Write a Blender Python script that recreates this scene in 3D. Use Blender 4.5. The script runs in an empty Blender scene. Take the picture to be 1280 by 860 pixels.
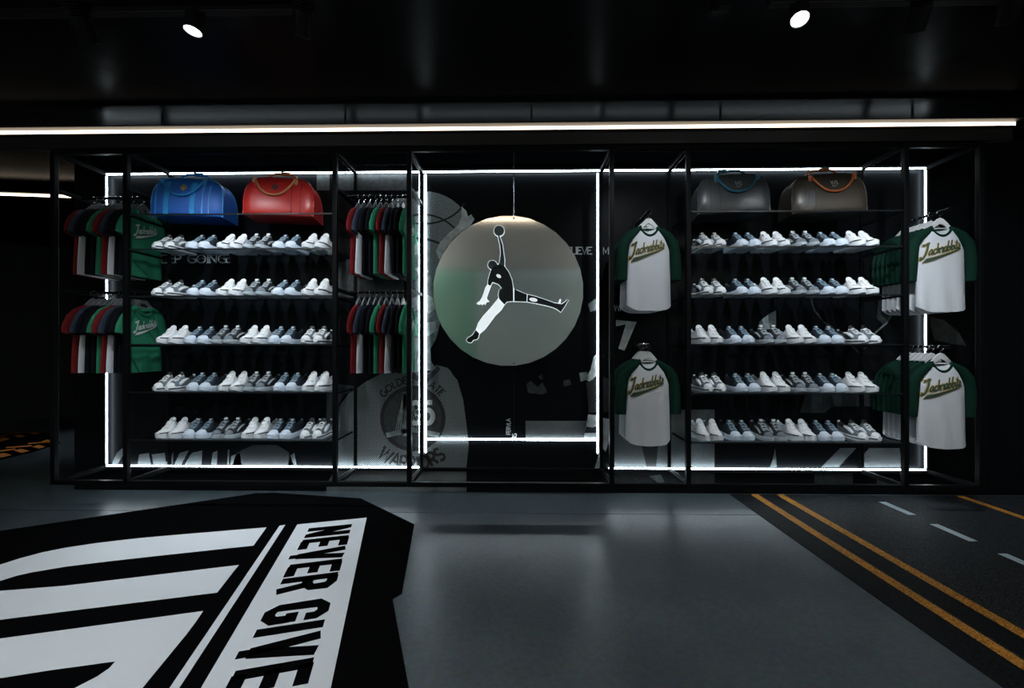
import bpy, bmesh, math, random
from mathutils import Vector
random.seed(7)
S = bpy.context.scene
COL = S.collection

# ---------------------------------------------------------------- camera
FPX, CX, CY = 525.0, 640.0, 432.0          # focal length and principal point for a 1280 x 860 frame
YAW = math.atan(0.0175); YC = 3.555; HC = 1.242
cam_d = bpy.data.cameras.new('camera'); cam = bpy.data.objects.new('camera', cam_d); COL.objects.link(cam)
cam_d.sensor_width = 36.0; cam_d.lens = FPX / 1280.0 * 36.0; cam_d.clip_start = 0.02
cam_d.shift_y = (CY - 430.0) / 1280.0
cam.location = (0, -YC, HC); cam.rotation_euler = (math.pi / 2, 0, YAW)
S.camera = cam
# ---------------------------------------------------------------- world and exposure
w = bpy.data.worlds.new('world'); S.world = w; w.use_nodes = True
w.node_tree.nodes['Background'].inputs[0].default_value = (0.5, 0.7, 0.8, 1)
w.node_tree.nodes['Background'].inputs[1].default_value = 0.0
S.view_settings.view_transform = 'Standard'; S.view_settings.look = 'None'
S.view_settings.exposure = 0.0; S.view_settings.gamma = 1.0; S.view_settings.use_curve_mapping = False
# light levels of the lamps built further down
LED = 21.0; WARM = 5.0; ADDED_PENDANT = 5.0; ADDED_UPLIGHT = 112.0; SPOT_WALL = 82.0; SPOT_FLOOR = 135.0
COOL = (0.80, 0.93, 1.0); COOLSPOT = (0.86, 0.94, 1.0)


def ray(u, v):
    a = (u - CX) / FPX; b = (CY - v) / FPX; s, c = math.sin(YAW), math.cos(YAW)
    return (-s + a * c, c + a * s, b)
def onY(u, v, Y=0.0):
    d = ray(u, v); k = (Y + YC) / d[1]; return (d[0] * k, Y, HC + d[2] * k)
def onZ(u, v, Z=0.0):
    d = ray(u, v); k = (Z - HC) / d[2]; return (d[0] * k, -YC + d[1] * k, Z)

# ---------------------------------------------------------------- materials
def mat(name, col, rough=0.6, metal=0.0, spec=0.5, emit=None, estr=0.0, noise=None, coat=0.0, bump=0.0, nscale=30.0):
    m = bpy.data.materials.new(name); m.use_nodes = True
    nt = m.node_tree; b = nt.nodes['Principled BSDF']
    b.inputs['Base Color'].default_value = (*col, 1); b.inputs['Roughness'].default_value = rough
    b.inputs['Metallic'].default_value = metal; b.inputs['Specular IOR Level'].default_value = spec
    b.inputs['Coat Weight'].default_value = coat
    if emit: b.inputs['Emission Color'].default_value = (*emit, 1); b.inputs['Emission Strength'].default_value = estr
    if noise or bump:
        tc = nt.nodes.new('ShaderNodeTexCoord'); n = nt.nodes.new('ShaderNodeTexNoise')
        n.inputs['Scale'].default_value = nscale; n.inputs['Detail'].default_value = 6
        nt.links.new(tc.outputs['Object'], n.inputs['Vector'])
        if noise:
            r = nt.nodes.new('ShaderNodeValToRGB')
            r.color_ramp.elements[0].position = 0.3; r.color_ramp.elements[1].position = 0.7
            r.color_ramp.elements[0].color = (*[c * (1 - noise) for c in col], 1)
            r.color_ramp.elements[1].color = (*[min(1, c * (1 + noise)) for c in col], 1)
            nt.links.new(n.outputs['Fac'], r.inputs['Fac']); nt.links.new(r.outputs['Color'], b.inputs['Base Color'])
        if bump:
            bp = nt.nodes.new('ShaderNodeBump'); bp.inputs['Strength'].default_value = bump; bp.inputs['Distance'].default_value = 0.004
            nt.links.new(n.outputs['Fac'], bp.inputs['Height']); nt.links.new(bp.outputs['Normal'], b.inputs['Normal'])
    return m
def emat(name, col, s):
    m = bpy.data.materials.new(name); m.use_nodes = True; nt = m.node_tree; nt.nodes.clear()
    e = nt.nodes.new('ShaderNodeEmission'); o = nt.nodes.new('ShaderNodeOutputMaterial')
    e.inputs[0].default_value = (*col, 1); e.inputs[1].default_value = s; nt.links.new(e.outputs[0], o.inputs[0])
    return m
def meshcloth(name, lo, hi, scale, kind='dots'):
    """printed fabric: two crossed waves give the holes of a sports mesh"""
    m = bpy.data.materials.new(name); m.use_nodes = True; nt = m.node_tree; b = nt.nodes['Principled BSDF']
    tc = nt.nodes.new('ShaderNodeTexCoord'); mp = nt.nodes.new('ShaderNodeMapping'); mp.inputs['Rotation'].default_value = (0, math.radians(45), 0)
    nt.links.new(tc.outputs['Object'], mp.inputs['Vector'])
    ws = []
    for d in ('X', 'Z'):
        wv = nt.nodes.new('ShaderNodeTexWave'); wv.bands_direction = d; wv.inputs['Scale'].default_value = scale
        wv.inputs['Distortion'].default_value = 0.4
        nt.links.new(mp.outputs['Vector'], wv.inputs['Vector']); ws.append(wv)
    mx = nt.nodes.new('ShaderNodeMath'); mx.operation = 'MULTIPLY' if kind == 'dots' else 'MAXIMUM'
    nt.links.new(ws[0].outputs['Fac'], mx.inputs[0]); nt.links.new(ws[1].outputs['Fac'], mx.inputs[1])
    r = nt.nodes.new('ShaderNodeValToRGB'); r.color_ramp.elements[0].color = (*lo, 1); r.color_ramp.elements[1].color = (*hi, 1)
    r.color_ramp.elements[0].position = 0.15; r.color_ramp.elements[1].position = 0.55
    nt.links.new(mx.outputs[0], r.inputs['Fac']); nt.links.new(r.outputs['Color'], b.inputs['Base Color'])
    b.inputs['Roughness'].default_value = 0.7
    return m
def asphalt(name, base, fleck, rough=0.55, scale=330):
    m = bpy.data.materials.new(name); m.use_nodes = True; nt = m.node_tree; b = nt.nodes['Principled BSDF']
    tc = nt.nodes.new('ShaderNodeTexCoord'); v = nt.nodes.new('ShaderNodeTexNoise'); v.inputs['Scale'].default_value = scale; v.inputs['Detail'].default_value = 3
    nt.links.new(tc.outputs['Object'], v.inputs['Vector'])
    r = nt.nodes.new('ShaderNodeValToRGB'); r.color_ramp.elements[0].position = 0.42; r.color_ramp.elements[1].position = 0.72
    r.color_ramp.elements[0].color = (*base, 1); r.color_ramp.elements[1].color = (*fleck, 1)
    nt.links.new(v.outputs['Fac'], r.inputs['Fac']); nt.links.new(r.outputs['Color'], b.inputs['Base Color'])
    b.inputs['Roughness'].default_value = rough; b.inputs['Specular IOR Level'].default_value = 0.04
    return m
def concrete(name):
    m = bpy.data.materials.new(name); m.use_nodes = True; nt = m.node_tree; b = nt.nodes['Principled BSDF']
    tc = nt.nodes.new('ShaderNodeTexCoord')
    n1 = nt.nodes.new('ShaderNodeTexNoise'); n1.inputs['Scale'].default_value = 1.6; n1.inputs['Detail'].default_value = 9; n1.inputs['Roughness'].default_value = 0.55
    n2 = nt.nodes.new('ShaderNodeTexNoise'); n2.inputs['Scale'].default_value = 45; n2.inputs['Detail'].default_value = 5
    for n in (n1, n2): nt.links.new(tc.outputs['Object'], n.inputs['Vector'])
    r = nt.nodes.new('ShaderNodeValToRGB'); r.color_ramp.elements[0].position = 0.3; r.color_ramp.elements[1].position = 0.72
    r.color_ramp.elements[0].color = (0.032, 0.047, 0.057, 1); r.color_ramp.elements[1].color = (0.062, 0.084, 0.098, 1)
    nt.links.new(n1.outputs['Fac'], r.inputs['Fac'])
    mx = nt.nodes.new('ShaderNodeMixRGB'); mx.blend_type = 'OVERLAY'; mx.inputs[0].default_value = 0.75
    nt.links.new(r.outputs['Color'], mx.inputs[1]); nt.links.new(n2.outputs['Color'], mx.inputs[2])
    bw = nt.nodes.new('ShaderNodeHueSaturation'); bw.inputs['Saturation'].default_value = 0.8
    b.inputs['Specular IOR Level'].default_value = 0.26
    nt.links.new(mx.outputs[0], bw.inputs['Color']); nt.links.new(bw.outputs['Color'], b.inputs['Base Color'])
    rr = nt.nodes.new('ShaderNodeMapRange'); rr.inputs['To Min'].default_value = 0.27; rr.inputs['To Max'].default_value = 0.35
    nt.links.new(n1.outputs['Fac'], rr.inputs['Value']); nt.links.new(rr.outputs[0], b.inputs['Roughness'])
    bp = nt.nodes.new('ShaderNodeBump'); bp.inputs['Strength'].default_value = 0.10; bp.inputs['Distance'].default_value = 0.01
    nt.links.new(n2.outputs['Fac'], bp.inputs['Height']); nt.links.new(bp.outputs['Normal'], b.inputs['Normal'])
    return m
def glassmat(name, tint, gloss=0.12):
    m = bpy.data.materials.new(name); m.use_nodes = True; nt = m.node_tree; nt.nodes.clear()
    o = nt.nodes.new('ShaderNodeOutputMaterial'); t = nt.nodes.new('ShaderNodeBsdfTransparent'); g = nt.nodes.new('ShaderNodeBsdfGlossy')
    fr = nt.nodes.new('ShaderNodeFresnel'); fr.inputs[0].default_value = 1.45; mx = nt.nodes.new('ShaderNodeMixShader')
    t.inputs[0].default_value = (*tint, 1); g.inputs['Roughness'].default_value = 0.04
    ge = nt.nodes.new('ShaderNodeNewGeometry'); iv = nt.nodes.new('ShaderNodeMath'); iv.operation = 'SUBTRACT'; iv.inputs[0].default_value = 1.0
    ml = nt.nodes.new('ShaderNodeMath'); ml.operation = 'MULTIPLY'      # only the entry face of the pane reflects, so no false total reflection
    nt.links.new(ge.outputs['Backfacing'], iv.inputs[1]); nt.links.new(iv.outputs[0], ml.inputs[0]); nt.links.new(fr.outputs[0], ml.inputs[1])
    nt.links.new(ml.outputs[0], mx.inputs[0]); nt.links.new(t.outputs[0], mx.inputs[1]); nt.links.new(g.outputs[0], mx.inputs[2]); nt.links.new(mx.outputs[0], o.inputs[0])
    return m
M = {}
M['concrete'] = concrete('polished_concrete')
M['black_ceiling'] = mat('black_gloss_ceiling', (0.005, 0.0055, 0.006), 0.22, spec=0.016)
M['fascia'] = mat('black_fascia', (0.008, 0.0078, 0.0075), 0.5)
M['mural'] = mat('black_mural_print', (0.005, 0.006, 0.0075), 0.36, spec=0.05)
M['wall_dark'] = mat('dark_wall_paint', (0.010, 0.013, 0.011), 0.6)
M['wall_brown'] = mat('dark_brown_panel', (0.016, 0.013, 0.010), 0.6)
M['wall_right'] = mat('black_wall_paint', (0.006, 0.006, 0.007), 0.6)
M['plaster'] = mat('beige_plaster', (0.62, 0.58, 0.52), 0.8)
M['sage'] = mat('sage_wall_paint', (0.34, 0.42, 0.41), 0.7)
M['green_wall'] = mat('green_wall_paint', (0.16, 0.33, 0.25), 0.7)
M['steel'] = mat('black_powder_steel', (0.004, 0.0045, 0.005), 0.40, spec=0.05)
M['led'] = emat('cool_led', COOL, LED)
M['warm'] = emat('warm_led', (1.0, 0.82, 0.62), WARM)
M['pendant'] = emat('added_lamp_diffuser', (0.9, 0.97, 1.0), ADDED_PENDANT)
M['added_uplight'] = emat('added_lamp_uplight', (0.96, 0.98, 1.0), ADDED_UPLIGHT)
M['lens'] = emat('spot_lens', (0.9, 0.97, 1.0), 14.0)
M['mirror'] = mat('polished_metal_disc', (0.95, 0.97, 0.96), 0.09, metal=1.0)
M['logo_dark'] = mat('dark_acrylic', (0.018, 0.025, 0.03), 0.25)
M['logo_blue_reflect'] = mat('slate_blue_reflection_acrylic', (0.09, 0.14, 0.165), 0.25)  # lighter slate tone paints a reflection onto ball, arm and head
M['logo_white'] = mat('lit_white_acrylic', (0.85, 0.88, 0.9), 0.4, emit=(0.85, 0.95, 1.0), estr=0.75)
M['glass'] = glassmat('shelf_glass', (0.93, 0.96, 0.97))
M['glass_edge'] = mat('shelf_front_edge', (0.008, 0.01, 0.012), 0.3)
M['decal_black'] = mat('black_floor_vinyl', (0.0025, 0.0026, 0.003), 0.7, spec=0.0)
M['decal_white'] = mat('white_floor_vinyl', (0.74, 0.77, 0.81), 0.45, spec=0.2)
M['asphalt'] = asphalt('road_print', (0.004, 0.0045, 0.0055), (0.060, 0.068, 0.076), scale=190)
M['asphalt_dark'] = asphalt('dark_road_print', (0.003, 0.0033, 0.0036), (0.020, 0.023, 0.026), scale=190)
M['yellow'] = asphalt('amber_road_line', (0.22, 0.08, 0.008), (0.75, 0.38, 0.09), scale=190)
M['dash'] = asphalt('pale_road_dash', (0.26, 0.33, 0.36), (0.62, 0.70, 0.74))
M['orange'] = mat('orange_vinyl', (0.62, 0.20, 0.03), 0.5)
M['chrome'] = mat('brushed_steel', (0.55, 0.57, 0.6), 0.25, metal=1.0)
M['white_cloth'] = mat('white_jersey_cotton', (0.56, 0.58, 0.62), 0.85, bump=0.25, nscale=260)
M['green_cloth'] = mat('dark_green_cotton', (0.002, 0.021, 0.013), 0.8, spec=0.12, bump=0.25, nscale=260)
M['green_tee'] = mat('green_tee_cotton', (0.020, 0.165, 0.088), 0.8, spec=0.12, bump=0.25, nscale=260)
M['red_tee'] = mat('dark_red_tee_cotton', (0.14, 0.010, 0.012), 0.8, spec=0.12, bump=0.25, nscale=260)
M['navy_tee'] = mat('navy_grey_tee_cotton', (0.026, 0.036, 0.058), 0.8, spec=0.12, bump=0.25, nscale=260)
M['black_tee'] = mat('black_tee_cotton', (0.004, 0.0045, 0.007), 0.85, spec=0.1)
M['print_green'] = mat('dark_green_print', (0.008, 0.04, 0.025), 0.7)
M['print_gold'] = mat('gold_print', (0.42, 0.27, 0.05), 0.7)
M['print_grey'] = mat('pale_print', (0.42, 0.47, 0.45), 0.7)
M['hanger_white'] = mat('white_hanger', (0.62, 0.63, 0.64), 0.45)
M['hanger_dark'] = mat('grey_hanger', (0.16, 0.17, 0.18), 0.4)
# shoes
M['s_white'] = mat('white_leather', (0.80, 0.82, 0.84), 0.5)
M['s_sole'] = mat('white_rubber', (0.72, 0.76, 0.80), 0.55)
M['s_bsole'] = mat('ice_blue_rubber', (0.60, 0.68, 0.78), 0.55)
M['s_navy'] = mat('navy_knit', (0.008, 0.016, 0.028), 0.7, noise=0.5, nscale=120)
M['s_blue'] = mat('slate_blue_mesh', (0.06, 0.11, 0.15), 0.7, noise=0.5, nscale=140)
M['s_grey'] = mat('grey_suede', (0.15, 0.18, 0.21), 0.7, noise=0.35, nscale=120)
M['s_lgrey'] = mat('light_grey_leather', (0.36, 0.41, 0.45), 0.5)
M['s_black'] = mat('black_rubber', (0.012, 0.013, 0.015), 0.55)
M['s_slate'] = mat('slate_blue_lace', (0.20, 0.29, 0.36), 0.7)
M['s_char'] = mat('charcoal_mesh', (0.015, 0.018, 0.021), 0.7, noise=0.5, nscale=140)
# bags
def striped(name, a, b_, scale, rough):
    m = bpy.data.materials.new(name); m.use_nodes = True; nt = m.node_tree; b = nt.nodes['Principled BSDF']
    tc = nt.nodes.new('ShaderNodeTexCoord'); wv = nt.nodes.new('ShaderNodeTexWave'); wv.bands_direction = 'Z'; wv.inputs['Scale'].default_value = scale; wv.inputs['Distortion'].default_value = 1.2
    nt.links.new(tc.outputs['Object'], wv.inputs['Vector']); r = nt.nodes.new('ShaderNodeValToRGB')
    r.color_ramp.elements[0].color = (*a, 1); r.color_ramp.elements[1].color = (*b_, 1)
    nt.links.new(wv.outputs['Fac'], r.inputs['Fac']); nt.links.new(r.outputs['Color'], b.inputs['Base Color']); b.inputs['Roughness'].default_value = rough
    return m
M['bag_blue'] = striped('royal_blue_canvas', (0.006, 0.075, 0.36), (0.012, 0.13, 0.52), 22, 0.55)
M['bag_blue_strap'] = mat('sky_blue_webbing', (0.015, 0.24, 0.58), 0.6)
M['bag_blue_pipe'] = mat('pale_blue_piping', (0.06, 0.30, 0.62), 0.5)
M['bag_red'] = mat('red_leather', (0.40, 0.018, 0.016), 0.38)
M['bag_tan'] = mat('tan_leather', (0.45, 0.19, 0.08), 0.45)
M['bag_grey'] = mat('charcoal_leather', (0.045, 0.05, 0.055), 0.36)
M['bag_teal'] = mat('teal_blue_leather', (0.02, 0.13, 0.21), 0.45)
M['bag_brown'] = mat('dark_brown_leather', (0.040, 0.032, 0.024), 0.36)
M['bag_orange'] = mat('burnt_orange_leather', (0.38, 0.10, 0.03), 0.45)
M['bag_dark'] = mat('dark_zip', (0.012, 0.012, 0.014), 0.5)
# mural prints
M['p_jersey'] = meshcloth('jersey_print', (0.028, 0.034, 0.037), (0.31, 0.36, 0.38), 26)
M['p_net'] = meshcloth('court_print', (0.015, 0.018, 0.02), (0.30, 0.35, 0.37), 30)
M['p_ball'] = mat('ball_print', (0.22, 0.26, 0.28), 0.55, noise=0.45, nscale=90)
M['p_skin'] = mat('pale_photo_print', (0.58, 0.64, 0.66), 0.6, noise=0.35, nscale=14)
M['p_grey'] = mat('grey_photo_print', (0.22, 0.26, 0.275), 0.6, noise=0.5, nscale=18)
M['p_dark'] = mat('dark_photo_print', (0.022, 0.026, 0.03), 0.6)
M['p_dim'] = mat('dim_photo_print', (0.028, 0.034, 0.038), 0.6, noise=0.5, nscale=25)
M['p_text'] = mat('white_letter_print', (0.60, 0.64, 0.66), 0.6)
M['p_gtext'] = mat('grey_letter_print', (0.34, 0.38, 0.40), 0.6)
M['p_black'] = mat('black_letter_print', (0.006, 0.007, 0.008), 0.6)

# ---------------------------------------------------------------- mesh helpers
class MB:
    def __init__(self): self.v = []; self.f = []
    def add(self, v, f):
        n = len(self.v); self.v += [tuple(p) for p in v]; self.f += [tuple(i + n for i in q) for q in f]; return self
    def box(self, x0, x1, y0, y1, z0, z1):
        v = [(x, y, z) for x in (x0, x1) for y in (y0, y1) for z in (z0, z1)]
        return self.add(v, [(0, 1, 3, 2), (4, 6, 7, 5), (0, 4, 5, 1), (2, 3, 7, 6), (0, 2, 6, 4), (1, 5, 7, 3)])
    def tube(self, path, r, n=8, closed=False):
        path = [Vector(p) for p in path]; k = len(path); rings = []
        rr = r if isinstance(r, (list, tuple)) else [r] * k
        up = Vector((0, 0, 1))
        for i, p in enumerate(path):
            a = path[i - 1] if (i or closed) else p; b = path[(i + 1) % k] if (i < k - 1 or closed) else p
            d = (b - a); d = d.normalized() if d.length > 1e-9 else Vector((0, 0, 1))
            s = d.cross(up)
            if s.length < 0.05: s = d.cross(Vector((0, 1, 0)))
            s.normalize(); t = s.cross(d)
            rings.append([p + (s * math.cos(j * 2 * math.pi / n) + t * math.sin(j * 2 * math.pi / n)) * rr[i] for j in range(n)])
        v = [q for g in rings for q in g]; f = []
        m = k if closed else k - 1
        for i in range(m):
            for j in range(n):
                a = i * n + j; b = i * n + (j + 1) % n; c = ((i + 1) % k) * n + (j + 1) % n; d = ((i + 1) % k) * n + j
                f.append((a, d, c, b))
        if not closed: f.append(tuple(range(n))); f.append(tuple(reversed(range((k - 1) * n, k * n))))
        return self.add(v, f)
    def loft(self, rings, closed=True, caps=True):
        n = len(rings[0]); v = [p for g in rings for p in g]; f = []
        for i in range(len(rings) - 1):
            for j in range(n if closed else n - 1):
                a = i * n + j; b = i * n + (j + 1) % n
                f.append((a, b, b + n, a + n))
        if caps and closed: f.append(tuple(reversed(range(n)))); f.append(tuple(range(len(v) - n, len(v))))
        return self.add(v, f)
    def prism(self, a, b):
        """two matching outlines -> solid"""
        n = len(a); f = [tuple(range(n)), tuple(reversed(range(n, 2 * n)))]
        f += [(i, i + n, (i + 1) % n + n, (i + 1) % n) for i in range(n)]
        return self.add(list(a) + list(b), f)
    def mesh(self, name, m, smooth=False):
        me = bpy.data.meshes.new(name); me.from_pydata(self.v, [], self.f); me.materials.append(m)
        bm = bmesh.new(); bm.from_mesh(me); bmesh.ops.recalc_face_normals(bm, faces=bm.faces); bm.to_mesh(me); bm.free()
        if smooth:
            me.polygons.foreach_set('use_smooth', [True] * len(me.polygons))
            try: me.set_sharp_from_angle(angle=math.radians(45))
            except Exception: pass
        me.update(); return me
    def obj(self, name, m, parent=None, smooth=False, bevel=0.0):
        o = bpy.data.objects.new(name, self.mesh(name, M[m] if isinstance(m, str) else m, smooth)); COL.objects.link(o)
        if parent: o.parent = parent
        if bevel:
            bv = o.modifiers.new('bevel', 'BEVEL'); bv.width = bevel; bv.segments = 2; bv.limit_method = 'ANGLE'
        return o
def tag(o, label, cat=None, group=None, kind=None):
    if label: o['label'] = label
    if cat: o['category'] = cat
    if group: o['group'] = group
    if kind: o['kind'] = kind
    return o
def thing(name, label, cat, loc=(0, 0, 0), rz=0.0, group=None):
    o = bpy.data.objects.new(name, None); o.empty_display_size = 0.05; COL.objects.link(o)
    o.location = loc; o.rotation_euler = (0, 0, rz); return tag(o, label, cat, group)
def dup(root, loc, rz, label, group=None):
    r = root.copy(); COL.objects.link(r); r.location = loc; r.rotation_euler = (0, 0, rz); r['label'] = label
    if group: r['group'] = group
    for ch in list(root.children):
        c = ch.copy(); COL.objects.link(c); c.parent = r
        for g in list(ch.children):
            d = g.copy(); COL.objects.link(d); d.parent = c
    return r
def struct(o): o['kind'] = 'structure'; return o
def wallpoly(px, y, th=0.0015):
    """outline given in photo pixels, laid on the wall plane"""
    a = [(onY(u, v)[0], y, onY(u, v)[2]) for u, v in px]
    return MB().prism(a, [(p[0], y + th, p[2]) for p in a])
def floorpoly(px, z0, z1):
    a = [onZ(u, v) for u, v in px]
    return MB().prism([(p[0], p[1], z1) for p in a], [(p[0], p[1], z0) for p in a])
def arcpts(cx, cy, rx, ry, a0, a1, n):
    return [(cx + rx * math.cos(math.radians(a0 + (a1 - a0) * i / n)), cy + ry * math.sin(math.radians(a0 + (a1 - a0) * i / n))) for i in range(n + 1)]

# ---------------------------------------------------------------- stroke lettering
def A_(cx, cy, rx, ry, a0, a1, n=10): return arcpts(cx, cy, rx, ry, a0, a1, n)
FONT = {  # strokes in a unit box, y up, (advance, strokes)
 'A': (.80, [[(0, 0), (.36, 1), (.72, 0)], [(.14, .36), (.58, .36)]]),
 'B': (.66, [[(0, 0), (0, 1), (.32, 1)] + A_(.32, .76, .2, .24, 90, -90) + [(0, .52)], [(.32, .52)] + A_(.34, .26, .24, .26, 90, -90) + [(0, 0)]]),
 'D': (.76, [[(0, 0), (0, 1), (.25, 1)] + A_(.25, .5, .42, .5, 90, -90, 14) + [(0, 0)]]),
 'E': (.60, [[(.5, 1), (0, 1), (0, 0), (.5, 0)], [(0, .52), (.42, .52)]]),
 'F': (.58, [[(.5, 1), (0, 1), (0, 0)], [(0, .52), (.42, .52)]]),
 'G': (.80, [A_(.38, .5, .38, .5, 55, 300, 18) + [(.7, .12), (.7, .45), (.45, .45)]]),
 'I': (.24, [[(.08, 0), (.08, 1)]]),
 'K': (.70, [[(0, 0), (0, 1)], [(.55, 1), (.04, .46)], [(.2, .6), (.6, 0)]]),
 'L': (.56, [[(0, 1), (0, 0), (.46, 0)]]),
 'M': (.92, [[(0, 0), (.08, 1), (.4, .2), (.72, 1), (.8, 0)]]),
 'N': (.76, [[(0, 0), (0, 1), (.6, 0), (.6, 1)]]),
 'O': (.88, [A_(.38, .5, .38, .5, 90, 450, 24)]),
 'P': (.62, [[(0, 0), (0, 1), (.28, 1)] + A_(.28, .74, .22, .26, 90, -90) + [(0, .48)]]),
 'R': (.68, [[(0, 0), (0, 1), (.28, 1)] + A_(.28, .74, .22, .26, 90, -90) + [(0, .48)], [(.24, .48), (.56, 0)]]),
 'S': (.62, [A_(.26, .75, .24, .25, 30, 270) + A_(.26, .25, .25, .25, 90, -150)]),
 'T': (.66, [[(0, 1), (.58, 1)], [(.29, 1), (.29, 0)]]),
 'V': (.76, [[(0, 1), (.34, 0), (.68, 1)]]),
 'W': (1.0, [[(0, 1), (.22, 0), (.46, .9), (.7, 0), (.92, 1)]]),
 '3': (.62, [A_(.24, .75, .25, .25, 140, -90) + A_(.24, .25, .27, .25, 90, -140)]),
 '5': (.62, [[(.48, 1), (.06, 1), (.04, .56)] + A_(.24, .32, .27, .32, 110, -140)]),
 '7': (.66, [[(0, .92), (.56, .92), (.2, 0)]]),
 '.': (.26, [[(.02, .04), (.1, .04)]]), ' ': (.5, []),
}
CONDENSED = {  # heavy condensed capitals; box width .46, strokes are centre lines for a pen .16 wide
 'N': (.56, [[(.08, 0), (.08, 1)], [(.38, 0), (.38, 1)], [(.1, .92), (.36, .08)]]),
 'E': (.47, [[(.08, 0), (.08, 1)], [(.08, .92), (.42, .92)], [(.08, .5), (.38, .5)], [(.08, .08), (.42, .08)]]),
 'V': (.52, [[(.08, 1), (.22, .06)], [(.38, 1), (.24, .06)], [(.16, .0), (.30, .0)]]),
 'R': (.53, [[(.08, 0), (.08, 1)], [(.08, .92), (.26, .92), (.37, .84), (.37, .58), (.26, .48), (.08, .48)], [(.28, .5), (.39, 0)]]),
 'G': (.53, [[(.38, .66), (.38, .82), (.29, .92), (.17, .92), (.08, .82), (.08, .18), (.17, .08), (.29, .08), (.38, .18), (.38, .44)], [(.24, .44), (.46, .44)]]),
 'I': (.24, [[(.08, 0), (.08, 1)]]), ' ': (.25, []),
}
SCRIPT = [  # (letter, advance, strokes) slanted baseball hand
 ('J', .52, [[(-.02, .88), (.02, 1.02), (.16, 1.0), (.36, 1.1), (.55, 1.06)], [(.38, 1.04), (.34, .6), (.27, .12), (.12, -.2), (-.06, -.26), (-.14, -.14), (0, -.08)]]),
 ('a', .44, [[(.36, .42), (.22, .47), (.08, .34), (.05, .14), (.14, 0), (.26, .06), (.36, .36)], [(.37, .46), (.34, .12), (.4, .0), (.5, .12)]]),
 ('c', .38, [[(.34, .36), (.27, .46), (.14, .42), (.05, .22), (.1, .03), (.24, 0), (.42, .14)]]),
 ('k', .44, [[(.1, 1.0), (.08, .5), (.06, 0)], [(.08, .2), (.22, .44), (.34, .42), (.3, .28), (.12, .24)], [(.2, .24), (.3, .02), (.46, .1)]]),
 ('r', .34, [[(.02, .3), (.12, .5), (.16, .4), (.3, .44), (.24, .14), (.28, .0), (.4, .12)]]),
 ('a', .44, [[(.36, .42), (.22, .47), (.08, .34), (.05, .14), (.14, 0), (.26, .06), (.36, .36)], [(.37, .46), (.34, .12), (.4, .0), (.5, .12)]]),
 ('b', .42, [[(.14, 1.0), (.08, .5), (.06, .08), (.16, 0), (.3, .06), (.36, .26), (.28, .42), (.14, .36), (.08, .2)], [(.34, .3), (.46, .26)]]),
 ('b', .42, [[(.14, 1.0), (.08, .5), (.06, .08), (.16, 0), (.3, .06), (.36, .26), (.28, .42), (.14, .36), (.08, .2)], [(.34, .3), (.46, .26)]]),
 ('i', .24, [[(.1, .46), (.08, .1), (.14, 0), (.26, .12)], [(.13, .68), (.15, .74)]]),
 ('t', .30, [[(.14, .85), (.1, .3), (.1, .06), (.18, 0), (.32, .12)], [(-.02, .52), (.3, .56)]]),
 ('s', .36, [[(.02, .1), (.2, .5), (.3, .3), (.26, .06), (.12, -.02), (.02, .06)]]),
]
def ribbon(mb, pts, wd, fn):
    """flat pen stroke through 2D pts, each corner mapped to 3D by fn"""
    n = len(pts)
    if n < 2: return
    L, R = [], []
    for i in range(n):
        a = pts[max(i - 1, 0)]; b = pts[min(i + 1, n - 1)]
        dx, dy = b[0] - a[0], b[1] - a[1]; l = math.hypot(dx, dy) or 1e-6
        nx, ny = -dy / l, dx / l; k = 1.0
        if 0 < i < n - 1:
            e = (pts[i][0] - a[0], pts[i][1] - a[1]); le = math.hypot(*e) or 1e-6
            c = abs((-e[1] / le) * nx + (e[0] / le) * ny); k = min(1 / max(c, .45), 1.7)
        L.append((pts[i][0] + nx * wd / 2 * k, pts[i][1] + ny * wd / 2 * k)); R.append((pts[i][0] - nx * wd / 2 * k, pts[i][1] - ny * wd / 2 * k))
    mb.add([fn(*p) for p in L] + [fn(*p) for p in R], [(i, i + 1, n + i + 1, n + i) for i in range(n - 1)])
def text_width(s, font=FONT): return sum(font[c][0] for c in s)
def letter(c, font, xs, ys, wd, fn, serif=0.0):
    mb = MB()
    for st in font[c][1]:
        p = [(x * xs, y * ys) for x, y in st]; ribbon(mb, p, wd, fn)
        if serif:
            for q in (p[0], p[-1]):
                if q[1] < .05 * ys or q[1] > .95 * ys: ribbon(mb, [(q[0] - serif, q[1]), (q[0] + serif, q[1])], wd * .7, fn)
    return mb
def solidify(mb, d):
    """give flat lettering a thickness along vector d"""
    n = len(mb.v); v = mb.v + [tuple(a + b for a, b in zip(p, d)) for p in mb.v]
    f = list(mb.f) + [tuple(reversed([i + n for i in q])) for q in mb.f]
    ed = {}
    for q in mb.f:
        for i in range(len(q)):
            e = (q[i], q[(i + 1) % len(q)]); ed[tuple(sorted(e))] = ed.get(tuple(sorted(e)), []) + [e]
    for k, es in ed.items():
        if len(es) == 1: a, b = es[0]; f.append((b, a, a + n, b + n))
    mb.v, mb.f = v, f; return mb

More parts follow.
